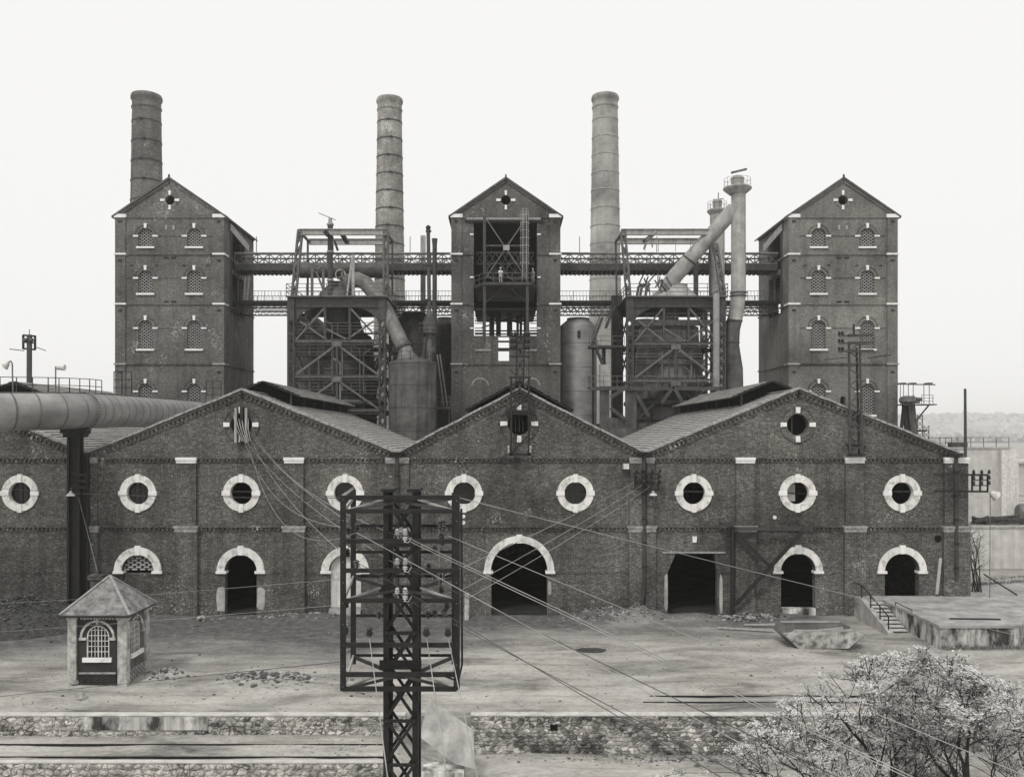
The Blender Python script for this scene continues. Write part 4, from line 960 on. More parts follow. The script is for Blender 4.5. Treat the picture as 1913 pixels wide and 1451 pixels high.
def dress(f, x0, x1, Yf, cx, yc, decks, seed):
    random.seed(seed)
    for py in decks:
        z = EYE+(CY-py)*Yf/FPX
        P('gallery_deck', MB().box(x0+.35, x1-.35, Yf+.25, Yf+1.5, z, z+.07), 'steel_mid', f)
        P('gallery_handrail', railing([V(x0+.4, Yf+.28, z+.07), V(x1-.4, Yf+.28, z+.07)], 1.15, 3, 1.6, .055), 'steel_grey', f)
    for i in range(9):
        x = cx + random.uniform(-3.6, 3.6); y = yc-math.sqrt(max(.5, 4.3**2-(x-cx)**2))-.15; z0 = random.uniform(14, 19); z1 = z0+random.uniform(3, 8)
        P('service_pipe', MB().tube([V(x, y, z0), V(x, y, z1), V(x+random.choice((-1, 1))*.8, y-.1, z1+.5)], random.uniform(.06, .14), 8), random.choice(['steel_mid', 'steel_grey', 'rust_plate_grey']), f, True)
    P('bustle_pipe', MB().tube([V(cx+5.0*math.cos(2*math.pi*k/28), yc+5.0*math.sin(2*math.pi*k/28), 17.2) for k in range(29)], .36, 10), 'rust_plate', f, True)
    for i in range(14):
        x = x1-random.uniform(.5, 2.3); z0 = random.uniform(16, 25); z1 = z0+random.uniform(-2.5, 3)
        P('clutter_bar', MB().bar(V(x, Yf+random.uniform(3, 8), z0), V(x1-random.uniform(.3, 2.4), Yf+random.uniform(3, 8), z1), random.uniform(.06, .2)), random.choice(['steel_mid', 'steel_dark']), f)
    P('side_stair', stair(V(x1-2.2, Yf+6, 19.5), V(x1-.6, Yf+6, 24.3), .8, 12), 'steel_mid', f)
dress(fL, x0, x1, Yf, cxl, ycl, (622, 664, 735), 3)
fR, x0, x1, Yf, Yb, cxr, ycr, ztr = furnace('blast furnace with smooth shell and slanting gas pipe right of the middle tower', 1176.5, 1348, 101, 9, 1249,
    ((648, 2), (716, 0)), [(4.2, 0), (4.1, 12), (4.0, 20), (3.9, 23.2), (3.6, 24.2), (3.5, 26.2), (2.6, 26.6), (1.2, 27.0), (1.1, 28.9)], 'rust_plate_grey',
    dict(posts=[((1164, 432), (1174, 552), 103), ((1336, 458), (1351, 552), 103)],
         beams=[((1162, 434), (1326, 434), 102.9), ((1150, 451), (1330, 451), 109)],
         ties=[((1163, 434), 103, (1150, 451), 109), ((1326, 434), 103, (1322, 451), 109), ((1150, 450), 109, (1152, 553), 109), ((1326, 452), 109, (1326, 553), 109), ((1202, 451), 108.5, (1228, 430), 102.8)]), True)
dress(fR, x0, x1, Yf, cxr, ycr, (605, 680), 8)
P('hanging_hook_arm', MB().bar(W(1226, 432, 102.8), W(1209, 448, 103.5), .35).bar(W(1209, 448, 103.5), W(1203, 466, 104), .18).bar(W(1217, 452, 104), W(1219, 462, 104), .14), 'steel_light', fR)
P('mid_beam', MB().box(x0+.4, x1-.4, Yf+.05, Yf+.3, EYE+(CY-608)*Yf/FPX, EYE+(CY-597)*Yf/FPX), 'steel_mid', fR)
P('round_column', MB().tube([W(1338, 1036, 99.9), W(1338, 549, 99.9)], .37, 16), 'pipe_plate', fR, True)
zp2 = EYE+(CY-718)*Yf/FPX
P('lower_platform', MB().box(W(1102,0,99).x, W(1345,0,99).x, 98.9, 101.5, zp2-.5, zp2-.38).box(W(1102,0,99).x, W(1345,0,99).x, 98.86, 98.95, zp2-.78, zp2-.38), 'steel_mid', fR)
P('lower_platform_railing', railing([V(W(1102,0,99).x, 101, zp2-.38), V(W(1102,0,99).x, 98.95, zp2-.38), V(W(1330,0,99).x, 98.95, zp2-.38)], 1.2, 2, 1.45, .06), 'steel_grey', fR)
P('portal_frame', MB().plate([W(1121, 800, 99).xz, W(1190, 800, 99).xz, W(1190, 721, 99).xz, W(1121, 721, 99).xz],
    [[W(1139, 780, 99).xz, W(1169, 780, 99).xz, W(1169, 727, 99).xz, W(1139, 727, 99).xz]], .2, .6, FRONT(99)), 'rust_plate', fR)
P('portal_foot', MB().box(W(1118,0,99).x, W(1200,0,99).x, 98.9, 99.85, -.2, W(0,800,99).z), 'rust_plate', fR)
for a, b in (((1141, 742), (1168, 725)), ((1141, 762), (1166, 782)), ((1190, 738), (1212, 778)), ((1236, 752), (1258, 722)), ((1258, 722), (1275, 752))): P('portal_brace', MB().bar(W(*a, 98.95), W(*b, 98.95), .28, .4), 'steel_mid', fR)
P('furnace_base', MB().box(W(1130,0,100).x, W(1380,0,100).x, 99.9, 112, 0, W(0,790,100).z), 'rust_plate', fR)
P('gas_offtake', MB().tube([W(1243, 552, 105), W(1250, 532, 104.8), W(1262, 515, 104.5), W(1290, 483, 104), W(1372, 390, 102.6)], [1.05, .98, .92, .88, .86], 22), 'pipe_pale', fR, True)
P('offtake_joint', MB().tube([W(1287, 487, 104.05), W(1289, 484.5, 104)], .96, 22), 'steel_mid', fR)
P('hopper_bell', MB().lathe([(3.1, ztr+.15), (2.7, ztr+.9), (1.6, ztr+1.9), (1.6, ztr+2.2)], (cxr+.6, ycr), 22), 'pipe_pale', fR, True)
for i in range(16):
    a = V(random.uniform(1200, 1245), random.uniform(512, 530)); b = a + V(random.uniform(-16, 16), random.uniform(14, 28))
    P('charging_lever', MB().bar(W(a.x, a.y, 103), W(b.x, min(b.y, 552), 103.6), .12, .12), random.choice(['steel_mid', 'steel_grey']), fR)
for px in (1190, 1196, 1206): P('bell_counterweight', MB().tube([W(px, 552, 102.5), W(px+3, 536, 102.5), W(px+8, 530, 102.5)], .16, 8), 'steel_mid', fR)
P('platform_post', MB().bar(W(1152, 553, 109), W(1152, 1017, 109), 1.25), 'steel_dark', fR); P('platform_post', MB().bar(W(1300, 470, 108), W(1300, 553, 108), .5), 'steel_mid', fR)
for px in (1205, 1230, 1262, 1290): P('sliding_rod', MB().bar(W(px, 470, 103), W(px, 445, 103), .05), 'steel_grey', fR)
# vertical downcomers at the right furnace
def downcomer(label, path, rad, Y, hat_px, hat_py, hat_r, group, bars):
    d = T('gas_uptake', label, 'pipe', W(path[0][0], path[0][1], Y), group)
    P('pipe', MB().tube([W(a, b, Y) for a, b in path], rad, 22), 'pipe_pale', d, True)
    c = W(hat_px, hat_py, Y); r = hat_r*Y/FPX
    P('hat', MB().lathe([(r*.55, c.z-.6), (r*.98, c.z), (r, c.z+.12), (r*.9, c.z+.25), (r*.42, c.z+.45)], (c.x, Y), 24), 'pipe_pale', d, True)
    P('cap', MB().lathe([(r*.42, c.z+.4), (r*.46, c.z+1.15), (r*.5, c.z+1.2), (r*.44, c.z+1.4), (r*.3, c.z+1.55)], (c.x, Y), 20), 'pipe_pale', d, True)
    P('hat_railing', railing([V(c.x+r*.93*math.cos(a), Y+r*.93*math.sin(a), c.z+.2) for a in [2*math.pi*k/12 for k in range(13)]], 1.0, 2, 1.2, .03), 'steel_light', d)
    for a, b, w in bars: P('damper_lever', MB().bar(W(*a, Y), W(*b, Y), w), 'steel_grey', d)
    return d
d1 = downcomer('tall pale gas uptake with flared hat and crooked lower bend', [(1372, 600), (1377, 575), (1379.5, 545), (1379.5, 345)], [.86, .84, .84, .82], 102.5, 1377.5, 354, 26.5, 'gas uptakes with flared hats',
   [((1377, 340), (1377, 331), .2), ((1367, 335), (1388, 331), .16), ((1366, 323), (1395, 316), .22)])
P('lower_pipe', MB().tube([W(a_, b_, 102.5) for a_, b_ in ((1372, 790), (1371, 690), (1366, 645), (1368, 615), (1372, 599))], [1.08, 1.02, .9, .88, .87], 22), 'rust_plate', d1, True)
for fxp_, py in ((1379.5, 547), (1379, 553), (1371.3, 600), (1366, 640)): P('flange', MB().tube([W(fxp_, py+1.2, 102.5), W(fxp_, py-1, 102.5)], .97, 22), 'steel_mid', d1)
d2 = downcomer('shorter pale gas uptake with flared hat behind the slanting pipe', [(1340, 800), (1340, 400)], [.9, .9], 110, 1340, 396, 19, 'gas uptakes with flared hats',
   [((1342, 385), (1342, 360), .1), ((1332, 373), (1352, 371), .08)])
st = T('access_stair', 'zigzag steel stair between the grey domed tank and the right furnace', 'stair', W(1120, 720, 105))
P('flight', stair(W(1106, 645, 105), W(1093+32, 594, 105), 1.0, 12), 'steel_mid', st)
P('flight', stair(W(1136, 706, 105), W(1112, 646, 105), 1.0, 12), 'steel_mid', st)
P('flight', stair(W(1132, 612, 106.5), W(1148, 572, 106.5), 1.0, 10), 'steel_mid', st)
P('landing', MB().box(W(1100,0,105).x, W(1165,0,105).x, 104.3, 106.5, W(0,650,105).z, W(0,646,105).z), 'steel_mid', st)
P('railing', railing([V(W(1100,0,105).x, 104.35, W(0,646,105).z), V(W(1165,0,105).x, 104.35, W(0,646,105).z)], 1.1, 2, 1.3, .06), 'steel_grey', st)
P('support_post', MB().bar(W(1108, 648, 105.3), W(1108, 1026, 105.3), .25).bar(W(1128, 648, 105.6), W(1128, 1025, 105.6), .4), 'steel_dark', st)
S('cabinet', MB().box(W(1121,0,100.3).x, W(1139,0,100.3).x, 100.2, 101.3, zp2-.379, W(0,681,100.3).z), 'steel_light', 'pale sheet-metal cabinet on the lower platform of the right furnace', 'cabinet')

# ------------------------------------------------------------------ headgear right of the right tower
hg = T('conveyor_head', 'small railed machinery platform on a leaning column right of the right tower', 'machinery', W(1712, 815, 106))
P('leaning_column', MB().bar(W(1700, 752, 106), W(1728, 1024, 106), .8, .8), 'rust_plate', hg)
P('column_strut', MB().bar(W(1688, 755, 106), W(1696, 830, 106), .35), 'steel_dark', hg); P('column_strut', MB().bar(W(1684, 800, 106), W(1690, 742, 106), .3), 'steel_dark', hg)
P('deck', MB().box(W(1681,0,106).x, W(1743,0,106).x, 105, 107, W(0,757,106).z, W(0,755,106).z), 'steel_mid', hg)
P('gear_case', MB().tube([W(1692, 749, 106), W(1708, 746, 106)], .5, 12).tube([W(1703, 744, 106), W(1722, 746, 106)], .22, 10).tube([W(1706, 751, 106), W(1718, 751, 106)], .16, 10), 'rust_plate_grey', hg, True)
P('gear_guard', MB().lathe([(.5, W(0,755,106).z), (.9, W(0,750,106).z), (.8, W(0,742,106).z), (.3, W(0,739,106).z)], (W(1694,0,106).x, 106), 12), 'rust_plate_grey', hg, True)
for px in (1682, 1688, 1697, 1706, 1726, 1736): P('canopy_post', MB().bar(W(px, 756, 105.2), W(px, 718, 105.2), .06), 'steel_grey', hg)
P('canopy_rail', MB().bar(W(1680, 717.5, 105.2), W(1747, 718.5, 105.2), .14).bar(W(1680, 717.5, 106.8), W(1747, 718.5, 106.8), .14), 'steel_grey', hg)
for px in (1685, 1704, 1734): P('lamp_hood', MB().bar(W(px-4, 716.5, 106), W(px+4, 716.5, 106), 1.2, .2), 'steel_grey', hg)
P('railing', railing([W(1722, 755, 105.1), W(1743, 755, 105.1)], 1.1, 3, 1, .05), 'steel_grey', hg)
P('knee_brace', MB().bar(W(1735, 757, 105.5), W(1711, 786, 105.5), .14), 'steel_mid', hg)
P('ladder_tower', lattice(lattice(MB(), W(1714, 840, 106), W(1714, 775, 106), V(.6,0,0), .7, .07, .05), W(1726, 840, 106), W(1726, 795, 106), V(.6,0,0), .7, .07, .05), 'steel_mid', hg)
P('access_landing', MB().box(W(1713,0,106).x, W(1727,0,106).x, 105.3, 106.7, W(0,806,106).z, W(0,803,106).z), 'steel_dark', hg)
S('railed_landing', railing([W(1734, 838, 100), W(1778, 838, 100)], 1.25, 2, 1.3, .07).bar(W(1734, 838, 100), V(W(1734, 838, 100).x, 100, 4), .14).bar(W(1778, 838, 100), V(W(1778, 838, 100).x, 100, 4), .14).box(W(1734,0,100).x, W(1778,0,100).x, 99.95, 101.2, W(0,840,100).z, W(0,838.2,100).z), 'steel_mid', 'small railed landing seen above the right eave of the right hall', 'landing')
S('pole', MB().tube([W(1805, 1080, 72), W(1803, 726, 72)], [.16, .1], 10), 'steel_mid', 'slim bare pole standing behind the right corner of the halls', 'pole', smooth=True)
# ------------------------------------------------------------------ gas main on its column (left)
gp = T('gas_main', 'huge riveted gas pipe crossing the left gables with a walkway on top', 'pipe', W(160, 768, 64))
path = [W(-330, 771, 57), W(-160, 771, 57.6), W(0, 769.5, 59.5), W(90, 768, 62), W(130, 767.5, 63.6), W(165, 767.5, 65.5), W(190, 767.5, 68), W(276, 770, 78), W(394, 774, 97), W(420, 775.5, 103)]
P('pipe', MB().tube(path, 1.29, 36), 'pipe_plate', gp, True)
def along(u):
    ls = [(b-a).length for a, b in zip(path, path[1:])]; t_ = u*sum(ls)
    for a, b, l_ in zip(path, path[1:], ls):
        if t_ <= l_: return a.lerp(b, t_/l_), (b-a).normalized()
        t_ -= l_
    return path[-1], (path[-1]-path[-2]).normalized()
for i in range(26):
    c, d = along(.2 + .75*i/26); P('plate_seam', MB().tube([c-d*.05, c+d*.05], 1.302, 36), 'rust_plate_grey', gp)
c = W(158, 767.5, 65); d = (W(165, 767.5, 65.5)-W(130, 767.5, 63.6)).normalized()
fl_ = P('flange', MB().tube([c-d*.07, c+d*.07], 1.42, 36), 'pipe_plate', gp)
side = d.cross(V(0,0,1)).normalized()
bm = MB()
for k in range(40):
    a = 2*math.pi*k/40; q = c + (side*math.cos(a) + V(0,0,1)*math.sin(a))*1.37; bm.bar(q-d*.13, q+d*.13, .07)
P('bolts', bm, 'steel_dark', fl_, kind='stuff')
up = V(0,0,1.31)
walk = [p+up for p in path[2:9]]
m_ = MB(); [m_.bar(a, b, .5, .07) for a, b in zip([p+up for p in path[:-1]], [p+up for p in path[1:]])]
P('walkway', m_, 'steel_grey', gp)
P('walkway_railing', railing([path[1]+up, path[2]+up, path[3]+up, path[4]+up, path[5]+up+V(.1,0,0), path[6]+up], 1.05, 2, 1.1, .05), 'steel_mid', gp)
for i in range(9):
    cc, dd = along(.3+.06*i); sd = dd.cross(V(0,0,1)).normalized(); P('walkway_bracket', MB().bar(cc+V(0,0,1.25)-sd*.5, cc+V(0,0,1.25)+sd*.3, .08), 'steel_dark', gp)
cage = MB()
for (a, b, y0_, y1_, Y) in ((213, 246, 694, 737, 70), (385, 413, 712, 748, 92)):
    pa, pb = W(a, y1_, Y), W(b, y1_, Y); hh = W(a, y0_, Y).z - pa.z
    for t_ in (0, .45, 1): cage.bar(pa.lerp(pb, t_), pa.lerp(pb, t_)+V(0,0,hh), .06)
    for t_ in (.3, .65, 1): cage.bar(pa+V(0,0,hh*t_), pb+V(0,0,hh*t_), .06)
P('gate_frame', cage, 'steel_dark', gp)
cl = T('pipe_column', 'tall riveted iron column carrying the big pipe in front of the left halls', 'column', W(145, 1149, 65))
P('shaft', MB().box(W(131,0,65).x, W(154,0,65).x, 64.75, 64.9, -.2, 13.4).box(W(131,0,65).x, W(135,0,65).x, 64.5, 65.2, -.2, 13.4).box(W(150,0,65).x, W(154,0,65).x, 64.5, 65.2, -.2, 13.4), 'steel_dark', cl)
P('drain_leg', MB().tube([W(162, 1149, 65.6), W(162, 850, 65.6)], .2, 10), 'steel_dark', cl, True)
P('capital', MB().box(W(126,0,65).x, W(158,0,65).x, 64.3, 65.4, 13.3, 13.6).box(W(122,0,65).x, W(164,0,65).x, 64.2, 65.5, 13.6, 13.95), 'steel_dark', cl)
P('saddle', MB().plate([W(118, 803, 65).xz, W(128, 815, 65).xz, W(160, 815, 65).xz, W(168, 797, 65).xz, W(158, 795, 65).xz, W(140, 803, 65).xz], [], -.4, .4, FRONT(65)), 'steel_mid', cl)
ins = MB()
for py in (885, 897, 908): ins.bar(W(134, py, 64.3), W(162, py+2, 64.3), .12, .18)
P('insulator_arm', ins, 'steel_dark', cl)
def wall_lamp(par_label, px, py, Y, name='yard_lamp', s=1.0, flip=1):
    c0 = W(px, py, Y); l_ = T(name, par_label, 'lamp', c0)
    P('shade', MB().lathe([(.32*s, c0.z), (.28*s, c0.z+.08*s), (.1*s, c0.z+.26*s), (.06*s, c0.z+.36*s)], (c0.x, c0.y), 14), 'white_paint', l_, True)
    P('arm', MB().tube([c0+V(0,0,.34*s), c0+V(0,.1,.6*s), c0+V(-.1*flip,.5,.6*s)], .03, 6), 'steel_grey', l_)
    return l_
wall_lamp('small white lamp shade hanging on the pipe column', 132, 926, 64.2)
wall_lamp('small white lamp shade under the insulator bracket at the centre-right downpipe', 1220, 925, 65.2)
def post_lamp(label, pts, Y, head, n):
    l_ = T('catwalk_lamp', label, 'lamp', W(*pts[0], Y)); P('post', MB().tube([W(*p, Y) for p in pts], .05, 8), 'steel_grey', l_, True)
    a, b, r0, r1 = head
    P('head', MB().tube([W(*a, Y), W(*b, Y)], [r0, r1], 12), 'white_paint', l_, True)
post_lamp('gooseneck lamp with pale cone shade standing at the far left of the pipe walkway', [(24, 733), (23, 680), (20, 674), (16, 677)], 60, ((16, 678), (8, 684), .12, .3), 0)
post_lamp('oval street lamp on a thin post behind the pipe walkway', [(104, 734), (104, 684), (108, 685)], 63.5, ((107, 685.5), (121, 686.5), .2, .22), 0)
sm_ = T('signal_mast', 'wooden mast with a square frame standing behind the left hall roof', 'mast', W(55, 860, 104))
P('post', MB().bar(W(53.5, 1028, 104), W(55, 625, 104), .5, .3), 'steel_mid', sm_)
P('square_frame', MB().bar(W(43, 626, 104), W(66, 628, 104), .2).bar(W(43, 651, 104), W(66, 653, 104), .2).bar(W(43.5, 626, 104), W(43.5, 652, 104), .2).bar(W(65.5, 627, 104), W(65.5, 653, 104), .2).bar(W(43, 639, 104), W(66, 641, 104), .15).bar(W(55, 615, 104), W(55, 627, 104), .06), 'steel_dark', sm_)
for px in (49, 60): P('insulator', MB().lathe([(.1, W(0,640,104).z), (.3, W(0,640,104).z+.2), (.2, W(0,640,104).z+.5)], (W(px,0,104).x, 103.8), 10), 'porcelain_dark', sm_)
P('stay_arm', MB().bar(W(18, 652, 103.8), W(45, 655, 103.8), .1).bar(W(66, 648, 103.8), W(86, 655, 103.8), .08), 'steel_mid', sm_)

# ------------------------------------------------------------------ fittings on the hall fronts
def downpipe(label, pts, Y=65.62):
    d_ = T('downpipe', label, 'pipe', W(*pts[-1], Y), 'iron downpipes between the gables')
    P('hopper_head', MB().lathe([(.14, W(0, pts[0][1]+6, Y).z), (.6, W(0, pts[0][1]-3, Y).z), (.62, W(0, pts[0][1]-4, Y).z)], (W(pts[0][0],0,Y).x, Y-.05), 12), 'steel_mid', d_)
    P('pipe', MB().tube([W(a, b, Y) for a, b in pts], .145, 12), 'steel_mid', d_, True)
    for i in range(5):
        p = W(pts[0][0], pts[0][1], Y).lerp(W(pts[1][0], pts[1][1], Y), (i+.7)/5.2); P('collar', MB().tube([p-V(0,0,.06), p+V(0,0,.06)], .19, 12), 'steel_dark', d_)
downpipe('iron downpipe in the valley left of the centre hall', [(742, 848), (742, 1148)])
downpipe('iron downpipe kinked at its foot, right of the centre hall', [(1203, 848), (1204, 1080), (1203, 1105), (1196, 1142)])
downpipe('iron downpipe at the right end corner of the halls', [(1786, 850), (1787, 1082)])
def insul(mb_, p, s=1.0, axis=V(0,0,1)):
    p = Vector(p); mb_.tube([p, p+axis*.05*s, p+axis*.06*s, p+axis*.12*s, p+axis*.13*s, p+axis*.19*s, p+axis*.24*s], [.05*s, .11*s, .06*s, .10*s, .05*s, .08*s, .03*s], 10)
    return mb_
def bracket(label, x0_, x1_, ya, yb, Y, cage):
    b_ = T('insulator_bracket', label, 'bracket', W((x0_+x1_)/2, yb, Y), 'wire brackets on the hall fronts')
    for py in (ya, yb): P('arm', MB().bar(W(x0_, py, Y), W(x1_, py+1, Y), .09, .14).bar(W(x0_, py, Y+.4), W(x1_, py+1, Y+.4), .09, .14), 'steel_dark', b_)
    for px in cage: P('upright', MB().bar(W(px, ya, Y), W(px, yb, Y), .1).bar(W(px, ya, Y+.4), W(px, yb, Y+.4), .1), 'steel_dark', b_)
    for py in (ya+(yb-ya)/3, ya+2*(yb-ya)/3): P('cross_rail', MB().bar(W(cage[0], py, Y), W(cage[-1], py, Y), .07), 'steel_dark', b_)
    for px in cage:
        for py in (ya-1, ya+(yb-ya)/3-1, ya+2*(yb-ya)/3-1): P('insulator', insul(MB(), W(px+3, py, Y-.05), 1.3), 'porcelain_dark', b_, True)
bracket('cage of insulators jutting from the right end corner of the halls', 1745, 1846, 886, 917, 64.6, (1816, 1831, 1845))
bracket('small insulator rack across the downpipe right of the centre hall', 1182, 1232, 884, 914, 64.9, (1186, 1200, 1215, 1230))
fls = T('flood_lamp', 'white floodlight hood on a thin post right of the halls', 'lamp', W(1850, 960, 65)); P('post', MB().tube([V(W(1849,0,65).x, 65, 1.45), W(1850, 922, 65)], .03, 6), 'steel_grey', fls)
P('hood', MB().tube([W(1849, 921, 65), W(1852, 921, 65), W(1862, 927, 65)], [.08, .2, .38], 14), 'white_paint', fls, True)
S('wall_lantern', MB().box(W(1165,0,65.4).x, W(1175,0,65.4).x, 65.3, 65.99, W(0,876,65.4).z, W(0,866,65.4).z), 'white_paint', 'small white box lantern on the brick left of the downpipe rack', 'lamp')
gf = T('wire_frame', 'dark lattice mast and frame bolted over the centre gable window', 'mast', W(970, 852, 65.3))
for px in (955, 988): P('post', MB().bar(W(px, 704, 65.3), W(px, 850, 65.3), .16, .12), 'steel_dark', gf)
P('top_bar', MB().bar(W(951, 705, 65.3), W(992, 705, 65.3), .1, .14), 'steel_dark', gf); P('bottom_bar', MB().bar(W(951, 849, 65.3), W(992, 849, 65.3), .12, .2), 'steel_dark', gf)
for a, b in (((955, 848), (988, 812)), ((955, 768), (988, 740)), ((950, 768), (1000, 768))): P('brace', MB().bar(W(*a, 65.35), W(*b, 65.35), .1, .14), 'steel_dark', gf)
P('window_hood', MB().bar(W(944, 770, 65.6), W(1000, 770, 65.6), .5, .35), 'steel_dark', gf)
P('upper_mast', lattice(MB(), W(964, 718, 65.5), W(966, 622, 65.5), V(.55,0,0), 1.0, .1, .07), 'steel_dark', gf)
for py in (628, 640, 652, 666): P('crossarm', MB().bar(W(952, py, 65.4), W(990, py, 65.4), .12, .12).bar(W(952, py, 66.0), W(990, py, 66.0), .1, .1), 'steel_dark', gf)
for py in (628, 640, 652):
    for px in (956, 962, 982, 988): P('insulator', insul(MB(), W(px, py, 65.4), 1.4), 'porcelain_dark', gf, True)
for px in (960, 971, 982): P('insulator', insul(MB(), W(px, 716, 65.2), 1.6, V(0,0,-1)), 'porcelain_dark', gf, True)
for px, py in ((950, 846), (950, 839), (991, 846), (991, 839)): P('insulator', insul(MB(), W(px, py, 65.1), 1.1), 'porcelain', gf, True)
P('stay', MB().bar(W(988, 625, 65.5), W(988, 705, 65.4), .06).bar(W(953, 690, 65.5), W(965, 704, 65.5), .06), 'steel_dark', gf)
P('sash_bars', (lambda m_: [m_.bar(W(px, 775, 66.3), W(px, 806, 66.3), .06) for px in (963, 970, 977)] and m_)(MB()), 'steel_mid', gf)
rm = T('lattice_mast', 'tapering lattice mast with insulator arms on the right gable', 'mast', W(1596, 852, 65.1))
legs = [((1584, 640), (1588, 850), 65.3), ((1597, 640), (1612, 850), 65.0)]
mm_ = MB()
for Yo in (64.7, 65.5):
    L0, L1, R0, R1 = W(1586, 640, Yo), W(1588, 848, Yo), W(1606, 640, Yo), W(1611, 848, Yo)
    mm_.bar(L0, L1, .12); mm_.bar(R0, R1, .12); n = 13
    for i in range(n):
        a, b = (L0.lerp(L1, i/n), R0.lerp(R1, (i+1)/n)) if i % 2 else (R0.lerp(R1, i/n), L0.lerp(L1, (i+1)/n))
        mm_.bar(a, b, .07)
P('lattice_shaft', mm_, 'steel_mid', rm)
P('conduit', MB().bar(W(1600, 650, 65.1), W(1605, 848, 65.1), .12), 'steel_dark', rm)
for py in (627, 641, 656): P('crossarm', MB().bar(W(1584, py, 64.6), W(1632, py-1, 64.6), .12, .2).bar(W(1566, py+1, 64.7), W(1584, py, 64.6), .1, .1), 'steel_mid', rm)
for py in (626, 640, 655):
    for px in (1568, 1574): P('insulator', insul(MB(), W(px, py, 64.7), 1.3), 'porcelain_dark', rm, True)
P('tip_rod', MB().bar(W(1595, 606, 65.1), W(1595, 628, 65.1), .1), 'steel_dark', rm)
P('guard_arm', MB().bar(W(1541, 672, 64.6), W(1588, 667, 64.9), .05).bar(W(1620, 669, 64.6), W(1664, 663, 64.6), .07), 'steel_dark', rm)
P('foot_bracket', MB().bar(W(1580, 831, 65), W(1613, 833, 65), .2, .12).bar(W(1586, 849, 65.2), W(1616, 849, 65.2), .3, .1).bar(W(1590, 850, 65), W(1584, 832, 65), .1).bar(W(1610, 850, 65), W(1617, 832, 65), .1), 'steel_dark', rm)
jb = T('wall_jib', 'iron post with diagonal braces and beam against the wall beside the square portal', 'bracket', W(1368, 1155, 65.2))
P('post', MB().bar(W(1368, 984, 65.2), W(1368, 1156, 65.2), .22, .28), 'steel_dark', jb)
P('beam', MB().bar(W(1372, 987, 65.3), W(1518, 987, 65.3), .2, .24), 'steel_mid', jb)
P('head_plate', MB().box(W(1345,0,65.2).x, W(1373,0,65.2).x, 64.6, 65.5, W(0,978,65.2).z, W(0,975,65.2).z).bar(W(1345, 979, 65.2), W(1366, 986, 65.2), .1), 'steel_mid', jb)
for a, b in (((1374, 994), (1436, 1056)), ((1500, 992), (1374, 1130))): P('brace', MB().bar(W(*a, 65.15), W(*b, 65.15), .12, .26), 'steel_dark', jb)
P('foot_base', MB().box(W(1360,0,65.2).x, W(1378,0,65.2).x, 64.8, 65.6, -.2, .18), 'steel_dark', jb)
ws = T('cable_rack', 'pale vertical boards with cable ends in the left gable round window', 'rack', W(451, 828, 65.7))
for px in (440.5, 460): P('board', MB().box(W(px-2.2,0,65.7).x, W(px+2.2,0,65.7).x, 65.6, 65.75, W(0,827,65.7).z, W(0,762,65.7).z), 'wood_grey', ws)
P('board', MB().box(W(448,0,65.7).x, W(454,0,65.7).x, 65.7, 65.85, W(0,830,65.7).z, W(0,760,65.7).z), 'steel_dark', ws)
for i in range(6): P('cable_end', MB().tube([W(436+5*i+(3 if i > 3 else 0), 775+3*(i % 3), 65.9), W(441+4.5*i, 800, 65.5), W(452+3.2*i, 824, 65.55)], .035, 5), 'wire', ws)

# ------------------------------------------------------------------ gatehouse hut
hx0, hx1, hy0, hy1, hzt = -23.45, -20.4, 47.6, 50.6, 3.75
ht = T('gatekeeper_hut', 'small square hut with pyramid roof and barred arched windows in the yard', 'hut', ((hx0+hx1)/2, (hy0+hy1)/2, 0))
fh = FRONT(hy0+.08); wcx = (hx0+hx1)/2-.02
def zh(py): return EYE-(py-CY)*hy0/FPX
wz0, wzs, wh = zh(1228), zh(1190), .62
P('front_wall', MB().plate([(hx0, -.3), (hx1, -.3), (hx1, hzt), (hx0, hzt)], [archpoly(wcx, wz0, wzs, wh, 14)], 0, .2, fh), 'plaster_dark', ht)
fs_ = lambda u, v, d: (hx1-.08-d, u, v); scy = (hy0+hy1)/2
P('side_wall', MB().plate([(hy0+.29, -.3), (hy1-.29, -.3), (hy1-.29, hzt), (hy0+.29, hzt)], [archpoly(scy, wz0, wzs, wh, 14)], 0, .2, fs_), 'hut_panel', ht)
P('left_wall', MB().box(hx0+.08, hx0+.28, hy0+.29, hy1-.29, -.3, hzt), 'stone_grey', ht); P('back_wall', MB().box(hx0, hx1, hy1-.28, hy1-.08, -.3, hzt), 'stone_grey', ht)
P('floor', MB().box(hx0+.3, hx1-.3, hy0+.3, hy1-.3, -.2, .05), 'floor_dark', ht)
for xx in (hx0, hx1):
    for yy in (hy0, hy1):
        a = (xx-.06, xx+.4) if xx == hx0 else (xx-.42, xx+.06); b = (yy-.06, yy+.42) if yy == hy0 else (yy-.4, yy+.06)
        pp = P('corner_pilaster', MB().box(*a, *b, -.2, hzt-.22), 'plaster_pale', ht)
        P('pilaster_cap', MB().box(a[0]-.05, a[1]+.05, b[0]-.05, b[1]+.05, hzt-.217, hzt-.003), 'plaster_pale', pp)
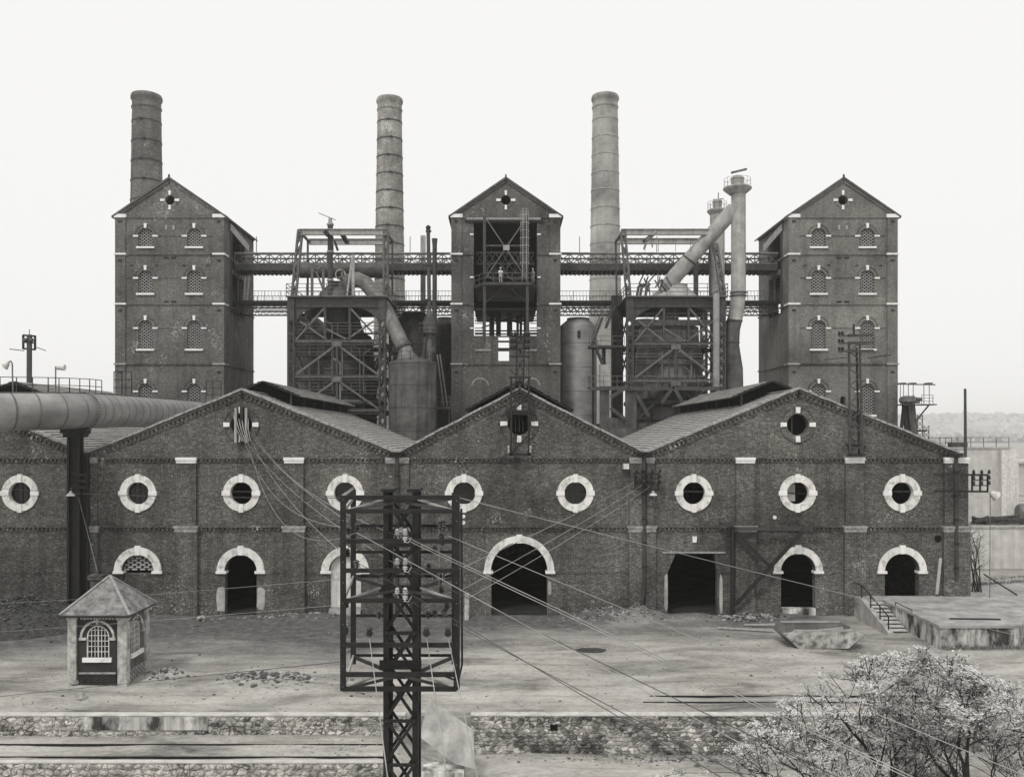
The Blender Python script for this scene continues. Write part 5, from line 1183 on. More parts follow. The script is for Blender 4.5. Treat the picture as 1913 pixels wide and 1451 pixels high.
def hutwin(f, c, side):
    w = P('window_frame', MB().ring((c, wzs), wh-.07, wh-.003, .04, .14, f, 0, 180, 16).plate([(c-wh+.003, wz0), (c-wh+.07, wz0), (c-wh+.07, wzs), (c-wh+.003, wzs)], [], .04, .14, f).plate([(c+wh-.07, wz0), (c+wh-.003, wz0), (c+wh-.003, wzs), (c+wh-.07, wzs)], [], .04, .14, f), 'white_paint', ht)
    m_ = MB()
    for k in (-.36, -.18, 0, .18, .36):
        top = wzs+math.sqrt(max(0, (wh-.07)**2-k*k)); t_ = .035 if k == 0 else .018
        m_.plate([(c+k-t_, wz0), (c+k+t_, wz0), (c+k+t_, top), (c+k-t_, top)], [], .06, .1, f)
    for i in range(1, 6):
        z = wz0+i*.29; half = wh-.07 if z < wzs else math.sqrt(max(0, (wh-.07)**2-(z-wzs)**2))
        m_.plate([(c-half, z-.016), (c+half, z-.016), (c+half, z+.016), (c-half, z+.016)], [], .065, .095, f)
    P('glazing_bars', m_, 'white_paint', w)
    for i in range(5):
        for k in range(4):
            z = wz0+i*.29+.02; x = c-.54+k*.27
            P('pane', MB().plate([(x+.02, z), (x+.25, z), (x+.25, z+.25), (x+.02, z+.25)], [], .105, .115, f), 'glass_dark', w)
    P('hood_arch', MB().ring((c, wzs-.02), wh+.2, wh+.32, -.07, .02, f, 0, 180, 20), 'plaster_pale', w)
    for s in (-1, 1): P('hood_stop', MB().plate([(c+s*(wh-.02), wzs-.16), (c+s*(wh+.36), wzs-.16), (c+s*(wh+.36), wzs-.024), (c+s*(wh-.02), wzs-.024)][::s], [], -.1, .02, f), 'plaster_pale', w)
    P('keystone', MB().plate([(c-.06, wzs+wh+.08), (c+.06, wzs+wh+.08), (c+.08, wzs+wh+.42), (c-.08, wzs+wh+.42)], [], -.1, .02, f), 'plaster_pale', w)
    P('sill', MB().plate([(c-wh-.16, wz0-.24), (c+wh+.16, wz0-.24), (c+wh+.16, wz0-.003), (c-wh-.16, wz0-.003)], [], -.14, .1, f), 'stone_white', w)
hutwin(fh, wcx, 0); hutwin(fs_, scy, 1)
P('base_ledge', MB().box(hx0+.51, hx1-.53, hy0-.02, hy0+.079, .62, .7), 'stone_grey', ht)
for k in range(4): P('base_ripple', MB().tube([V(hx0+.52+.05*i, hy0+.05, .5-.14*k+.035*math.sin(i*.9)) for i in range(41)], .045, 6), 'plaster_dark', ht)
for r_ in range(5):
    for k in range(6): P('vent_brick', MB().box(hx1-.1, hx1-.03, hy0+.6+k*.36+(.18 if r_ % 2 else 0), hy0+.82+k*.36+(.18 if r_ % 2 else 0), .05+r_*.13, .13+r_*.13), 'stone_grey', ht)
m_ = MB()
for k in range(12): m_.box(hx0+.6+k*.17, hx0+.7+k*.17, hy0-.0, hy0+.079, hzt-.2, hzt-.06)
P('dentil_course', m_, 'plaster_pale', ht)
ap = V((hx0+hx1)/2, (hy0+hy1)/2, 5.68); e = .36
cs = [V(hx0-e, hy0-e, hzt+.1), V(hx1+e, hy0-e, hzt+.1), V(hx1+e, hy1+e, hzt+.1), V(hx0-e, hy1+e, hzt+.1)]
rm_ = MB()
for i in range(4):
    a, b = cs[i], cs[(i+1) % 4]; N = 8
    grid = [[a.lerp(b, u/N).lerp(ap, v/N) + V(0,0,.03*mno.noise((u*.9+i*5, v*.9, 1)) if 0 < u < N and v < N else 0) for u in range(N+1)] for v in range(N+1)]
    rm_.add([p for r_ in grid for p in r_], [(v*(N+1)+u, v*(N+1)+u+1, (v+1)*(N+1)+u+1, (v+1)*(N+1)+u) for v in range(N) for u in range(N)])
hr = P('roof', rm_, 'hut_roof' if 'hut_roof' in M else 'stone_grey', ht)
P('eave', MB().box(hx0-e+.01, hx1+e-.01, hy0-e+.01, hy1+e-.01, hzt, hzt+.095), 'steel_mid', hr)
for cn in cs: P('hip_cap', MB().bar(cn+V(0,0,.03), ap+V(0,0,.03), .14, .06), 'stone_grey', hr)
P('gutter', MB().tube([cs[0]+V(0,-.05,-.06), cs[1]+V(0,-.05,-.06)], .06, 8), 'steel_dark', hr)
chb = P('chimney', MB().box(-23.45, -22.85, 50.0, 50.5, 4.2, 5.3), 'brick_plinth', hr)
P('chimney_top', MB().box(-23.55, -22.75, 49.9, 50.6, 5.303, 5.55), 'brick_plinth', hr)

# ------------------------------------------------------------------ loading dock with steps, far right
dz = 1.5
dk = T('loading_dock', 'raised concrete loading dock with stained front at the right end of the halls', 'dock', (32, 58, 0))
poly = [(27.5, 55.7), (32.2, 55.7), (34.4, 57.6), (52, 60.5), (52, 73), (34.7, 73), (34.7, 65.95), (26.0, 65.95), (26.0, 64.4), (27.7, 64.4)]
P('dock_wall', MB().plate(poly, [], -.5, dz-.16, lambda u, v, d: (u, v, d)), 'concrete_stained', dk)
P('dock_top', MB().plate([(27.42, 55.6), (32.25, 55.6), (34.5, 57.5), (52, 60.4), (52, 73), (34.7, 73), (34.7, 65.94), (26.0, 65.94), (26.0, 64.4), (27.6, 64.4)], [], dz-.157, dz, lambda u, v, d: (u, v, d)), 'dock_floor' if 'dock_floor' in M else 'concrete', dk)
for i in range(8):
    st_ = P('step', MB().box(26.2, 27.49, 64.38-.52*(i+1), 64.38-.52*i-.004, -.3, dz-.165*(i+1)-.061), 'hut_panel', dk)  # risers take a darker colour, painting in the shade under the tread nosings
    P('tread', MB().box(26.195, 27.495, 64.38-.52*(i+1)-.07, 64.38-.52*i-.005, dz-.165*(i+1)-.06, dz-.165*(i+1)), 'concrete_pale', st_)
P('stair_parapet', MB().plate([(59.4, -.4), (64.6, -.4), (64.6, dz+.12), (64.0, dz+.12), (59.4, .2)], [], 25.85, 26.19, lambda u, v, d: (d, u, v)), 'concrete', dk)
hrl = MB(); pa, pb = V(26.02, 64.3, dz+.1), V(26.02, 59.8, .25)
for h_ in (.95,): hrl.bar(pa+V(0,0,h_), pb+V(0,0,h_), .06)
for t_ in (0, .35, .7, 1): hrl.bar(pa.lerp(pb, t_), pa.lerp(pb, t_)+V(0,0,.98), .07)
hrl.bar(pa+V(0,0,.95), V(26.02, 65.8, dz+1.05), .06); hrl.bar(V(26.02, 65.8, dz), V(26.02, 65.8, dz+1.05), .06)
P('handrail', hrl, 'steel_dark', dk)
P('low_handrail', MB().bar(V(27.6, 62.3, 1.7), V(27.6, 59.8, 1.65), .05).bar(V(27.6, 62.3, 1.5), V(27.6, 62.3, 1.72), .05).bar(V(27.6, 59.8, 1.5), V(27.6, 59.8, 1.68), .05), 'steel_dark', dk)
S('iron_bar', MB().bar(V(29.0, 57.5, dz+.04), V(32.2, 57.3, dz+.04), .1), 'steel_dark', 'long dark iron bar lying on the loading dock', 'bar')
S('leaning_plank', MB().bar(W(1750, 1110, 65.3)+V(0,0,.02), W(1757, 1042, 65.7), .22, .05, (0,1,0)), 'wood_grey', 'narrow plank leaning on the wall right of the dock doorway', 'plank')
S('pipe_hole', MB().ring((W(1752,0,66).x, W(0,1006,66).z), .0, .26, -.02, .01, ff, n=14), 'void', 'round dark pipe hole in the wall beside the right corner pilaster', 'hole')
# ------------------------------------------------------------------ skip
sk = T('skip', 'open battered steel skip with sloping ends standing in front of the right hall', 'skip', (20.6, 57, 0))
f3 = lambda x, y, z: V(x, y, z)
b0, b1, t0, t1, ya, yb, hz_ = 18.55, 21.7, 17.7, 22.6, 55.7, 58.0, 1.2
def panel(pts, th=.06):
    a, b, c = pts[0], pts[1], pts[2]; n_ = (b-a).cross(c-a).normalized()*th
    k = len(pts); m_ = MB(); m_.add(pts+[p+n_ for p in pts], [tuple(range(k))[::-1], tuple(range(k, 2*k))] + [(i, (i+1) % k, (i+1) % k+k, i+k) for i in range(k)]); return m_
P('front_side', panel([V(b0, ya, .06), V(b1, ya, .06), V(t1, ya-.15, hz_-.25), V(t1-.5, ya-.15, hz_), V(t0+.5, ya-.15, hz_), V(t0, ya-.15, hz_-.35)]), 'skip_paint' if 'skip_paint' in M else 'concrete', sk)
P('rear_side', panel([V(b1, yb, .06), V(b0, yb, .06), V(t0, yb+.15, hz_-.35), V(t0+.5, yb+.15, hz_), V(t1-.5, yb+.15, hz_), V(t1, yb+.15, hz_-.25)]), 'rust_plate_grey', sk)
P('left_end', panel([V(b0, yb, .06), V(b0, ya, .06), V(t0, ya-.15, hz_-.35), V(t0, yb+.15, hz_-.35)]), 'steel_grey', sk)
P('right_end', panel([V(b1, ya, .06), V(b1, yb, .06), V(t1, yb+.15, hz_-.25), V(t1, ya-.15, hz_-.25)]), 'steel_grey', sk)
P('bottom', MB().box(b0, b1, ya, yb, .05, .12), 'steel_mid', sk)
P('rim', MB().bar(V(t0+.5, ya-.17, hz_), V(t1-.5, ya-.17, hz_), .12).bar(V(t0+.5, yb+.17, hz_), V(t1-.5, yb+.17, hz_), .12), 'steel_light', sk)
P('load', MB().box(b0+.05, b1-.05, ya+.1, yb-.1, .13, .55), 'coal', sk)
P('scrap', MB().bar(V(18, 57, .6), V(22, 57.4, .9), .2).bar(V(19, 56.6, .5), V(22.4, 56.8, 1.0), .12), 'wood_grey', sk)
# ------------------------------------------------------------------ loose things in the yard
S('plank', MB().bar(V(14.9, 61.5, .08), V(18.4, 60.4, .1), .32, .06), 'wood_grey', 'long pale plank lying left of the skip', 'plank')
m_ = MB(); N = 24
m_.add([(5.4+.95*math.cos(2*math.pi*i/N)*(1+.3*mno.noise((i*.7, 0, 0))), 55.2+.55*math.sin(2*math.pi*i/N)*(1+.4*mno.noise((0, i*.7, 0))), .1) for i in range(N)], [tuple(range(N))])
m_.v = [(x, y, gh(x, y)+.03) for x, y, z in m_.v]
S('oil_stain', m_, 'coal', 'dark oily patch on the open yard right of the pylon', 'stain')
S('plank', MB().bar(V(16.9, 62.3, .1), V(19.0, 62.0, .22), .3, .07), 'wood_grey', 'short pale board on the ground behind the skip', 'plank')
S('concrete_slab', MB().plate([W(783, 1378, 39).xz, W(850, 1420, 39).xz, W(888, 1428, 39).xz, W(884, 1373, 39).xz, W(797, 1318, 39).xz], [], 0, .45, lambda u, v, d: (u, 39.0+d+.55*(v+.2), v)), 'concrete', 'big tilted concrete slab right of the pylon foot', 'slab')
S('masonry_stub', MB().box(-3.6, -1.75, 38.3, 39.6, -2.6, -1.15), 'concrete_stained', 'broken pale masonry block under the tilted slab', 'masonry')
S('stone_post', MB().box(W(868,0,64.5).x, W(876,0,64.5).x, 64.3, 64.7, -.1, W(0,1108,64.5).z), 'plaster_pale', 'pale stone post beside the wide archway', 'post')
def rubble(name, label, cx, cy, rx, ry, n, s0, s1, mats, mound=None):
    r_ = T(name, label, 'rubble', (cx, cy, gh(cx, cy)))
    if mound: P('heap', mound[0], mound[1], r_, True)
    m1, m2 = MB(), MB()
    for i in range(n):
        a = random.uniform(0, 6.283); d = abs(random.gauss(0, .5)); x, y = cx+rx*d*math.cos(a), cy+ry*d*math.sin(a); s = random.uniform(s0, s1)*(1.8 if random.random() < .06 else 1)
        z = gh(x, y) + (mound[2](x, y) if mound else 0) + s*.15
        blob(m1 if random.random() < .5 else m2, (x, y, z), s, s*random.uniform(.6, 1.2), s*random.uniform(.35, .7), .8, 0, i)
    P('stones', m1, mats[0], r_, kind='stuff'); P('broken_bricks', m2, mats[1], r_, kind='stuff')
def heap(cx, cy, rx, ry, h):
    f = lambda x, y: h*max(0, 1-((x-cx)/rx)**2-((y-cy)/ry)**2)**1.2 * (1+.25*mno.noise((x*.9, y*.9, 7)))
    m_ = MB(); N = 36
    pts = [[(cx+rx*(2*u/N-1), cy+ry*(2*v/N-1)) for u in range(N+1)] for v in range(N+1)]
    m_.add([(x, y, gh(x, y)+f(x, y)-.03+.06*mno.noise((x*3, y*3, 2))*(1 if f(x, y) > .05 else 0)) for r_ in pts for x, y in r_], [(v*(N+1)+u, v*(N+1)+u+1, (v+1)*(N+1)+u+1, (v+1)*(N+1)+u) for v in range(N) for u in range(N)])
    return m_, 'coal', f
rubble('coal_heap', 'dark heap of coal lumps against the wall at the far left', -34.3, 62.2, 5.2, 3.6, 1500, .05, .13, ('coal', 'rock_dark'), heap(-34.3, 62.2, 5.8, 4.6, 2.0))
rubble('rubble_pile', 'low pile of broken stones on the yard left of the pylon', -13, 48.3, 3.2, 1.5, 460, .05, .19, ('rock', 'rock_dark'))
rubble('rubble_pile', 'brick rubble at the right rear corner of the hut', -19.2, 49.4, 1.3, 1.3, 120, .05, .14, ('rock', 'rock_dark'))
rubble('rubble_pile', 'dark spoil and white chips banked against the wall right of the wide archway', 8.0, 64.2, 5.0, 1.3, 260, .03, .11, ('rock_dark', 'stone_grey'))
rubble('rubble_pile', 'debris scattered at the foot of the wall jib', 17.8, 64.6, 2.6, .9, 200, .05, .15, ('rock', 'coal'))
rubble('rubble_pile', 'debris along the foot of the left hall near the open arch', -17.5, 65.0, 6, .7, 200, .04, .14, ('rock_dark', 'rock'))
rubble('rubble_pile', 'scattered stones on the lower track near the pylon foot', -7.2, 40.6, 3.4, 1.6, 90, .03, .08, ('rock', 'stone_grey'))
rubble('rubble_pile', 'small debris along the foot of the right retaining wall', 8, 41.4, 9, .8, 260, .03, .1, ('rock', 'rock_dark'))
m_ = MB(); m2_ = MB()
for i in range(1300):
    x, y = random.uniform(-30, 25), random.uniform(42.6, 64); s = random.uniform(.015, .05)*(2 if random.random() < .05 else 1)
    blob(m_ if random.random() < .45 else m2_, (x, y, gh(x, y)+s*.2), s*1.2, s, s*.5, .6, 0, i)
S('pebbles', m_, 'rock', 'loose pale stones strewn over the yard', 'stones', kind='stuff'); S('cinders', m2_, 'coal', 'loose dark cinders strewn over the yard', 'cinders', kind='stuff')
for i, (px, py, lb) in enumerate(((452-300, 1308, 'pale angular block on the yard below the hut'), (139, 1279, 'small pale block at the left front corner of the hut'), (375, 1160, 'dark round boulder near the open arch of the left hall'), (54, 1190, 'pale stone at the edge of the coal heap'))):
    y = EYE*FPX/(py-CY); x = (px-CX)*y/FPX
    o = bpy.data.objects.new('stone_block', random.choice(STONEC if i != 2 else STONED)); COL.objects.link(o); o.location = (x, y, gh(x, y)+.12); o.scale = (.55, .45, .4) if i != 2 else (.5, .5, .6); o.rotation_euler = (.2, .3, i)
    o['label'] = lb; o['category'] = 'stone'; ORG[o.name] = o.location.copy()
# ------------------------------------------------------------------ yard right of the works
em = T('embankment_wall', 'long pale embankment wall beyond the right end of the halls', 'wall', (70, 89, 0))
P('wall', MB().box(47, 140, 89, 90, -.5, 4.1), 'concrete_pale', em); P('coping', MB().box(46.9, 140, 88.9, 90.1, 4.103, 4.3), 'concrete', em)
S('embankment', MB().box(46.5, 400, 90.0, 300, -.6, 4.05), 'ground', kind='structure')
rb = T('works_building', 'plain pale concrete building with pier behind the right end of the halls', 'building', (55, 101, 4))
P('wall', MB().box(50, 57.2, 100, 112, 4, 11.9), 'concrete_pale', rb); P('pier', MB().box(56.0, 57.9, 99.4, 112.5, 4, 11.75), 'white_paint', rb); P('parapet', MB().box(49.9, 57.3, 99.9, 112.1, 11.903, 12.1), 'concrete', rb)
P('roof_railing', railing([V(50, 100.1, 12.1), V(57.2, 100.1, 12.1)], 1.1, 2, 1.5, .06), 'steel_grey', rb); P('roof_vent', MB().box(51.2, 53, 101, 102, 12.1, 12.6), 'steel_mid', rb)
tk = T('tank_wagon', 'dark horizontal tank at the right edge beyond the halls', 'tank', (60, 97, 4.1))
P('tank_shell', MB().tube([V(56.2, 96.5, 5.0), V(56.4, 96.5, 5.0), V(62, 97.5, 5.0)], [.75, .95, .95], 20), 'rust_plate_grey', tk, True); P('cradle', MB().box(57, 57.4, 95.7, 97.4, 4.05, 4.6).box(60, 60.4, 96.2, 97.9, 4.05, 4.6), 'steel_dark', tk)
S('low_shed', MB().box(62, 90, 140, 150, 4, 9).box(61.5, 90.5, 139.5, 150.5, 9.003, 9.4), 'concrete_pale', 'long low pale shed far off at the right edge', 'shed')
S('scrap_pile', (lambda m_: [m_.bar(V(random.uniform(48, 55), random.uniform(90.5, 92), 4.15+random.random()*.5), V(random.uniform(48, 55), random.uniform(90.5, 92), 4.2+random.random()*.9), random.uniform(.08, .3)) for i in range(40)] and m_)(MB()), 'steel_mid', 'tangle of scrap iron on top of the embankment wall', 'scrap')
S('fallen_bar', MB().bar(W(1838, 1072, 70), W(1900, 1111, 66), .08), 'steel_dark', 'thin dark bar propped on the ground right of the sapling', 'bar')
S('kerb_beam', MB().bar(W(1841, 1112, 66)+V(0,0,.05), W(1930, 1126, 64)+V(0,0,.05), .3, .25), 'concrete', 'rounded kerb stone on the dock right of the sapling', 'kerb')
# ------------------------------------------------------------------ foreground pylon
YP = 25.0
py_ = T('electricity_pylon', 'black steel lattice pylon with a square cage of beams in the foreground', 'pylon', (W(747,0,YP).x, YP, -2.6))
def PX(px, y): return (px-CX)*y/FPX
def mast_side(yy, xa, xb, mirror):
    m_ = MB(); zt, zb = W(0, 917, YP).z, -2.8
    for x, s in ((xa, 1), (xb, -1)): m_.box(*sorted((x, x+s*.17)), yy-.012, yy+.012, zb, zt)
    return m_
zt = W(0, 917, YP).z
ya, yb = 24.6, 25.5
lx, rx_ = PX(716, ya), PX(781, ya)
for x, s in ((lx, 1), (rx_, -1)):
    for y, t_ in ((ya, 1), (yb, -1)):
        P('mast_leg', MB().box(*sorted((x, x+s*.16)), y-.012, y+.012, -2.8, zt).box(*sorted((x, x+s*.024)), *sorted((y+.013*t_, y+.16*t_)), -2.8, zt), 'steel_dark', py_)
zz = zt - .25; k = 0
while zz > -2.4:
    for y in (ya-.02, yb+.02):
        P('lacing_bar', MB().bar(V(lx+.1, y, zz), V(rx_-.1, y, zz-1.12), .03, .085, (0,0,1)), 'steel_dark', py_)
        P('lacing_bar', MB().bar(V(rx_-.1, y-.032 if y < 25 else y+.032, zz), V(lx+.1, y-.032 if y < 25 else y+.032, zz-1.12), .03, .085), 'steel_dark', py_)
    P('batten', MB().box(lx+.02, rx_-.02, ya-.075, ya-.055, zz-.05, zz+.05), 'steel_dark', py_)
    if k % 2 == 0:
        for x in (lx+.03, rx_-.03): P('side_lacing', MB().bar(V(x, ya, zz), V(x, yb, zz-1.22), .03, .08).bar(V(x, yb, zz-1.22), V(x, ya, zz-2.44), .03, .08), 'steel_dark', py_)
    bm = MB()
    for x in (lx+.1, rx_-.1): bm.tube([V(x, ya-.09, zz), V(x, ya-.02, zz)], .022, 6)
    P('rivet_pair', bm, 'steel_mid', py_)
    zz -= 1.22; k += 1
P('mast_head', MB().box(lx-.04, lx+.3, ya-.1, yb+.1, zt, zt+.09).box(rx_-.3, rx_+.04, ya-.1, yb+.1, zt, zt+.09), 'steel_dark', py_)
yf_, yk_ = 24.0, 26.0
fl0, fr0 = PX(641, yf_), PX(853, yf_); bl0, br0 = PX(660, yk_), PX(849, yk_)
def zf(p): return W(0, p, yf_).z
def zk(p): return W(0, p, yk_).z
for x, y, a, b in ((fl0, yf_, zf(925), zf(1290)), (fr0, yf_, zf(927), zf(1288))): 
    P('cage_post', MB().box(x-.08, x+.08, y-.012, y+.012, b, a).box(*( (x-.08, x-.056) if x < -3 else (x+.056, x+.08)), y+.013, y+.2, b, a), 'steel_dark', py_)
    P('bolt_row', (lambda m_: [m_.tube([V(x, y-.03, b+.12+(a-b-.24)*i/9), V(x, y-.013, b+.12+(a-b-.24)*i/9)], .02, 6) for i in range(10)] and m_)(MB()), 'steel_grey', py_)
for x, y, a, b in ((bl0, yk_, zk(917), zk(1240)), (br0, yk_, zk(920), zk(1240))):
    P('cage_post', MB().box(x-.08, x+.08, y-.012, y+.012, b, a), 'steel_dark', py_)
for p in (955, 1011, 1066, 1122, 1205, 1260, 1287):
    z = zf(p); P('cage_beam', MB().box(fl0+.0, fr0-.0, yf_-.04, yf_-.014, z-.05, z+.05).box(fl0, fr0, yf_-.013, yf_+.1, z+.045, z+.06), 'steel_dark', py_)
for p in (929, 982, 1031, 1076, 1150, 1224):
    z = zk(p); P('cage_beam', MB().box(bl0, br0, yk_+.014, yk_+.04, z-.042, z+.042), 'steel_dark', py_)
P('top_beam', MB().box(fl0-.05, fr0+.05, yf_+.3, yf_+.34, zf(931)-.05, zf(931)+.07), 'steel_dark', py_)
for pf, pk in ((955, 930), (1122, 1078), (1287, 1226)):
    z0_, z1_ = zf(pf), zk(pk)
    for s, xf, xb_ in ((-1, fl0, bl0), (1, fr0, br0)):
        mx_ = lx if s < 0 else rx_
        P('plan_brace', MB().bar(V(xf, yf_, z0_), V(mx_, ya, z0_+.28), .05, .055), 'steel_light', py_)  # paler steel on alternate braces and ties paints in light caught from above
        P('plan_brace', MB().bar(V(xb_, yk_, z1_), V(mx_, yb, z0_+.1), .05, .1), 'steel_mid', py_)
        P('end_tie', MB().bar(V(xf, yf_, z0_), V(xb_, yk_, z1_), .05, .11), 'steel_light', py_)
        P('end_tie', MB().bar(V(xf, yf_, z0_), V((lx+rx_)/2+s*.15, ya-.1, z0_+.2), .04, .08), 'steel_mid', py_)
P('gusset_plate', MB().box(lx-.1, rx_+.1, ya-.06, ya-.044, zf(1122)+.1, zf(1122)+.34).box(lx-.1, rx_+.1, ya-.06, ya-.044, zf(1260), zf(1260)+.26), 'steel_dark', py_)
P('conduit', MB().tube([V(fr0+.13, yf_+.05, zf(950)), V(fr0+.15, yf_, zf(1240)), V(fr0+.05, yf_, zf(1272)), V(fr0-.4, yf_+.1, zf(1262))], .03, 8), 'steel_dark', py_, True)
# insulators on the cage
INS = []
def ins_thing(px, py, y, s, mat, ax=V(0,0,1), lb=None):
    o = P('insulator', insul(MB(), W(px, py, y), s, ax), mat, py_, True); INS.append(o); return W(px, py, y)
PAIR = []
for p in (1005, 1060, 1115):
    c0 = W(742, p-5, 24.2); P('insulator', insul(MB(), c0, .8), 'porcelain', py_, True)
    c1 = W(757, p-1, 24.0); P('insulator', insul(insul(MB(), c1+V(0,0,.06), .8, V(0,0,1)), c1+V(0,0,.03), .75, V(0,0,-1)), 'porcelain', py_, True)
    P('jumper', MB().tube([c0, c0+V(.06,-.05,-.12), c0+V(.18,-.1,-.18), c1+V(.1,-.12,-.12), c1+V(.18,-.1,.02)], .014, 6), 'wire', py_, True); PAIR.append(c1)
for px, p in ((651, 983), (667, 992), (649, 1040), (666, 1046), (822, 972), (828, 970), (825, 995), (812, 1018), (827, 1018), (801, 1066), (812, 1066), (825, 1108), (800, 1140), (812, 1138), (830, 1136), (835, 1138), (708, 1140), (646, 1135), (646, 1170)):
    c0 = W(px, p, 25.7 if px > 660 else 24.4); P('insulator', insul(MB(), c0, 1.0, V(0,0,1) if (px+p) % 2 else V(0,0,-1)), 'porcelain_dark', py_, True)
for px in (690, 797, 837):
    c0 = W(px, 1188, 23.8); P('insulator', insul(MB(), c0, 1.1), 'porcelain_dark', py_, True)
P('bus_wire', MB().tube([W(820, 966, 25.7), W(820, 1110, 25.7)], .012, 5).tube([W(827, 1070, 25.8), W(827, 1140, 25.8)], .01, 5), 'wire', py_)
# ------------------------------------------------------------------ overhead wires
def wire(label, p, q, sag=0, r=.011, mat='wire', group='overhead wires'):
    p, q = Vector(p), Vector(q); n = 24 if sag else 8
    pts = [p.lerp(q, i/n) - V(0,0,sag*4*(i/n)*(1-i/n)) for i in range(n+1)]
    return S('overhead_wire', MB().tube(pts, r, 6), mat, label, 'wire', group, smooth=True)
def far(px, py, qx, qy, t): return (px+(qx-px)*t, py+(qy-py)*t)
runs = [((836, 1000), (1913, 1447), 'topmost wire running from the pylon down past the skip to the right tree'),
        ((757, 1002), (1700, 1448), 'upper wire of the close pair from the pylon to the right foreground'),
        ((757, 1007), (1688, 1448), 'lower wire of the close pair from the pylon to the right foreground'),
        ((757, 1060), (1562, 1450), 'third wire from the pylon descending towards the bottom right'),
        ((667, 995), (1460, 1430), 'wire from the pylon crossing the right retaining wall to the bottom edge'),
        ((757, 1118), (1392, 1451), 'fifth wire from the pylon reaching the bottom edge left of the trees'),
        ((667, 1050), (1347, 1451), 'lowest wire from the pylon reaching the bottom edge right of centre')]
for i, (a, b, lb) in enumerate(runs):
    e = far(*a, *b, 1.35); wire(lb, W(*a, 24.1), W(*e, 13.5), 0, .0085, 'wire' if i in (0, 1, 2, 4) else 'wire_dark', 'wires running from the pylon to the right')
for px, qx, lb in ((690, 724, 'leftmost pale wire dropping from the pylon cage to the bottom edge'), (797, 835, 'middle pale wire dropping from the pylon cage to the bottom edge'), (837, 892, 'rightmost pale wire dropping from the pylon cage to the bottom edge')):
    e = far(px, 1190, qx, 1451, 1.5); wire(lb, W(px, 1190, 23.8), W(*e, 15), 0, .0125, 'wire', 'wires dropping from the pylon cage')
for i, (sx, sy, ex, ey, sg, lb) in enumerate(((456, 822, 651, 985, 1.5, 'slackest'), (462, 820, 667, 994, 2.6, 'most deeply sagging'), (466, 815, 650, 1042, .7, 'lower taut'), (470, 812, 651, 975, .4, 'upper taut'), (474, 810, 742, 1000, .9, 'longest upper'), (460, 824, 742, 1055, .6, 'longest lower'))):
    wire('%s wire from the left gable window to the pylon' % lb, W(sx, sy, 65.5), W(ex, ey, 24.4), sg, .0085, 'wire', 'wires from the left gable window to the pylon')
for i, (sx, sy, ex, ey, lb) in enumerate(((1185, 900, 830, 1075, 'upper'), (1200, 905, 828, 1120, 'middle'), (1215, 908, 826, 1145, 'lower'))):
    wire('%s thin wire from the downpipe rack to the pylon across the wide archway' % lb, W(sx, sy, 64.9), W(ex, ey, 25.7), .15, .010, 'wire', 'wires from the downpipe rack to the pylon')
wire('thin wire from the pylon top to the right passing over the square portal', W(852, 928, 24.2), W(2100, 1232, 50), .1, .012, 'wire')
wire('thin dark wire crossing the yard in front of the hut to the pylon', W(-60, 1306, 38), W(634, 1236, 24.3), 0, .011, 'wire_dark')
wire('thin wire across the hut roof and the open arch to the pylon', W(-40, 1182, 52), W(650, 1128, 24.4), .05, .006, 'wire')
wire('thin wire low across the left hall wall to the pylon', W(-40, 1128, 58), W(650, 1080, 24.4), .1, .006, 'wire')
wire('thin stay wire from the column lamp down to the hut chimney', W(147, 930, 64.3), W(182, 1068, 51), .0, .009, 'wire')
wire('thin wire along the round windows of the left halls', W(-40, 908, 62), W(640, 930, 24.4), .2, .011, 'wire_dark')

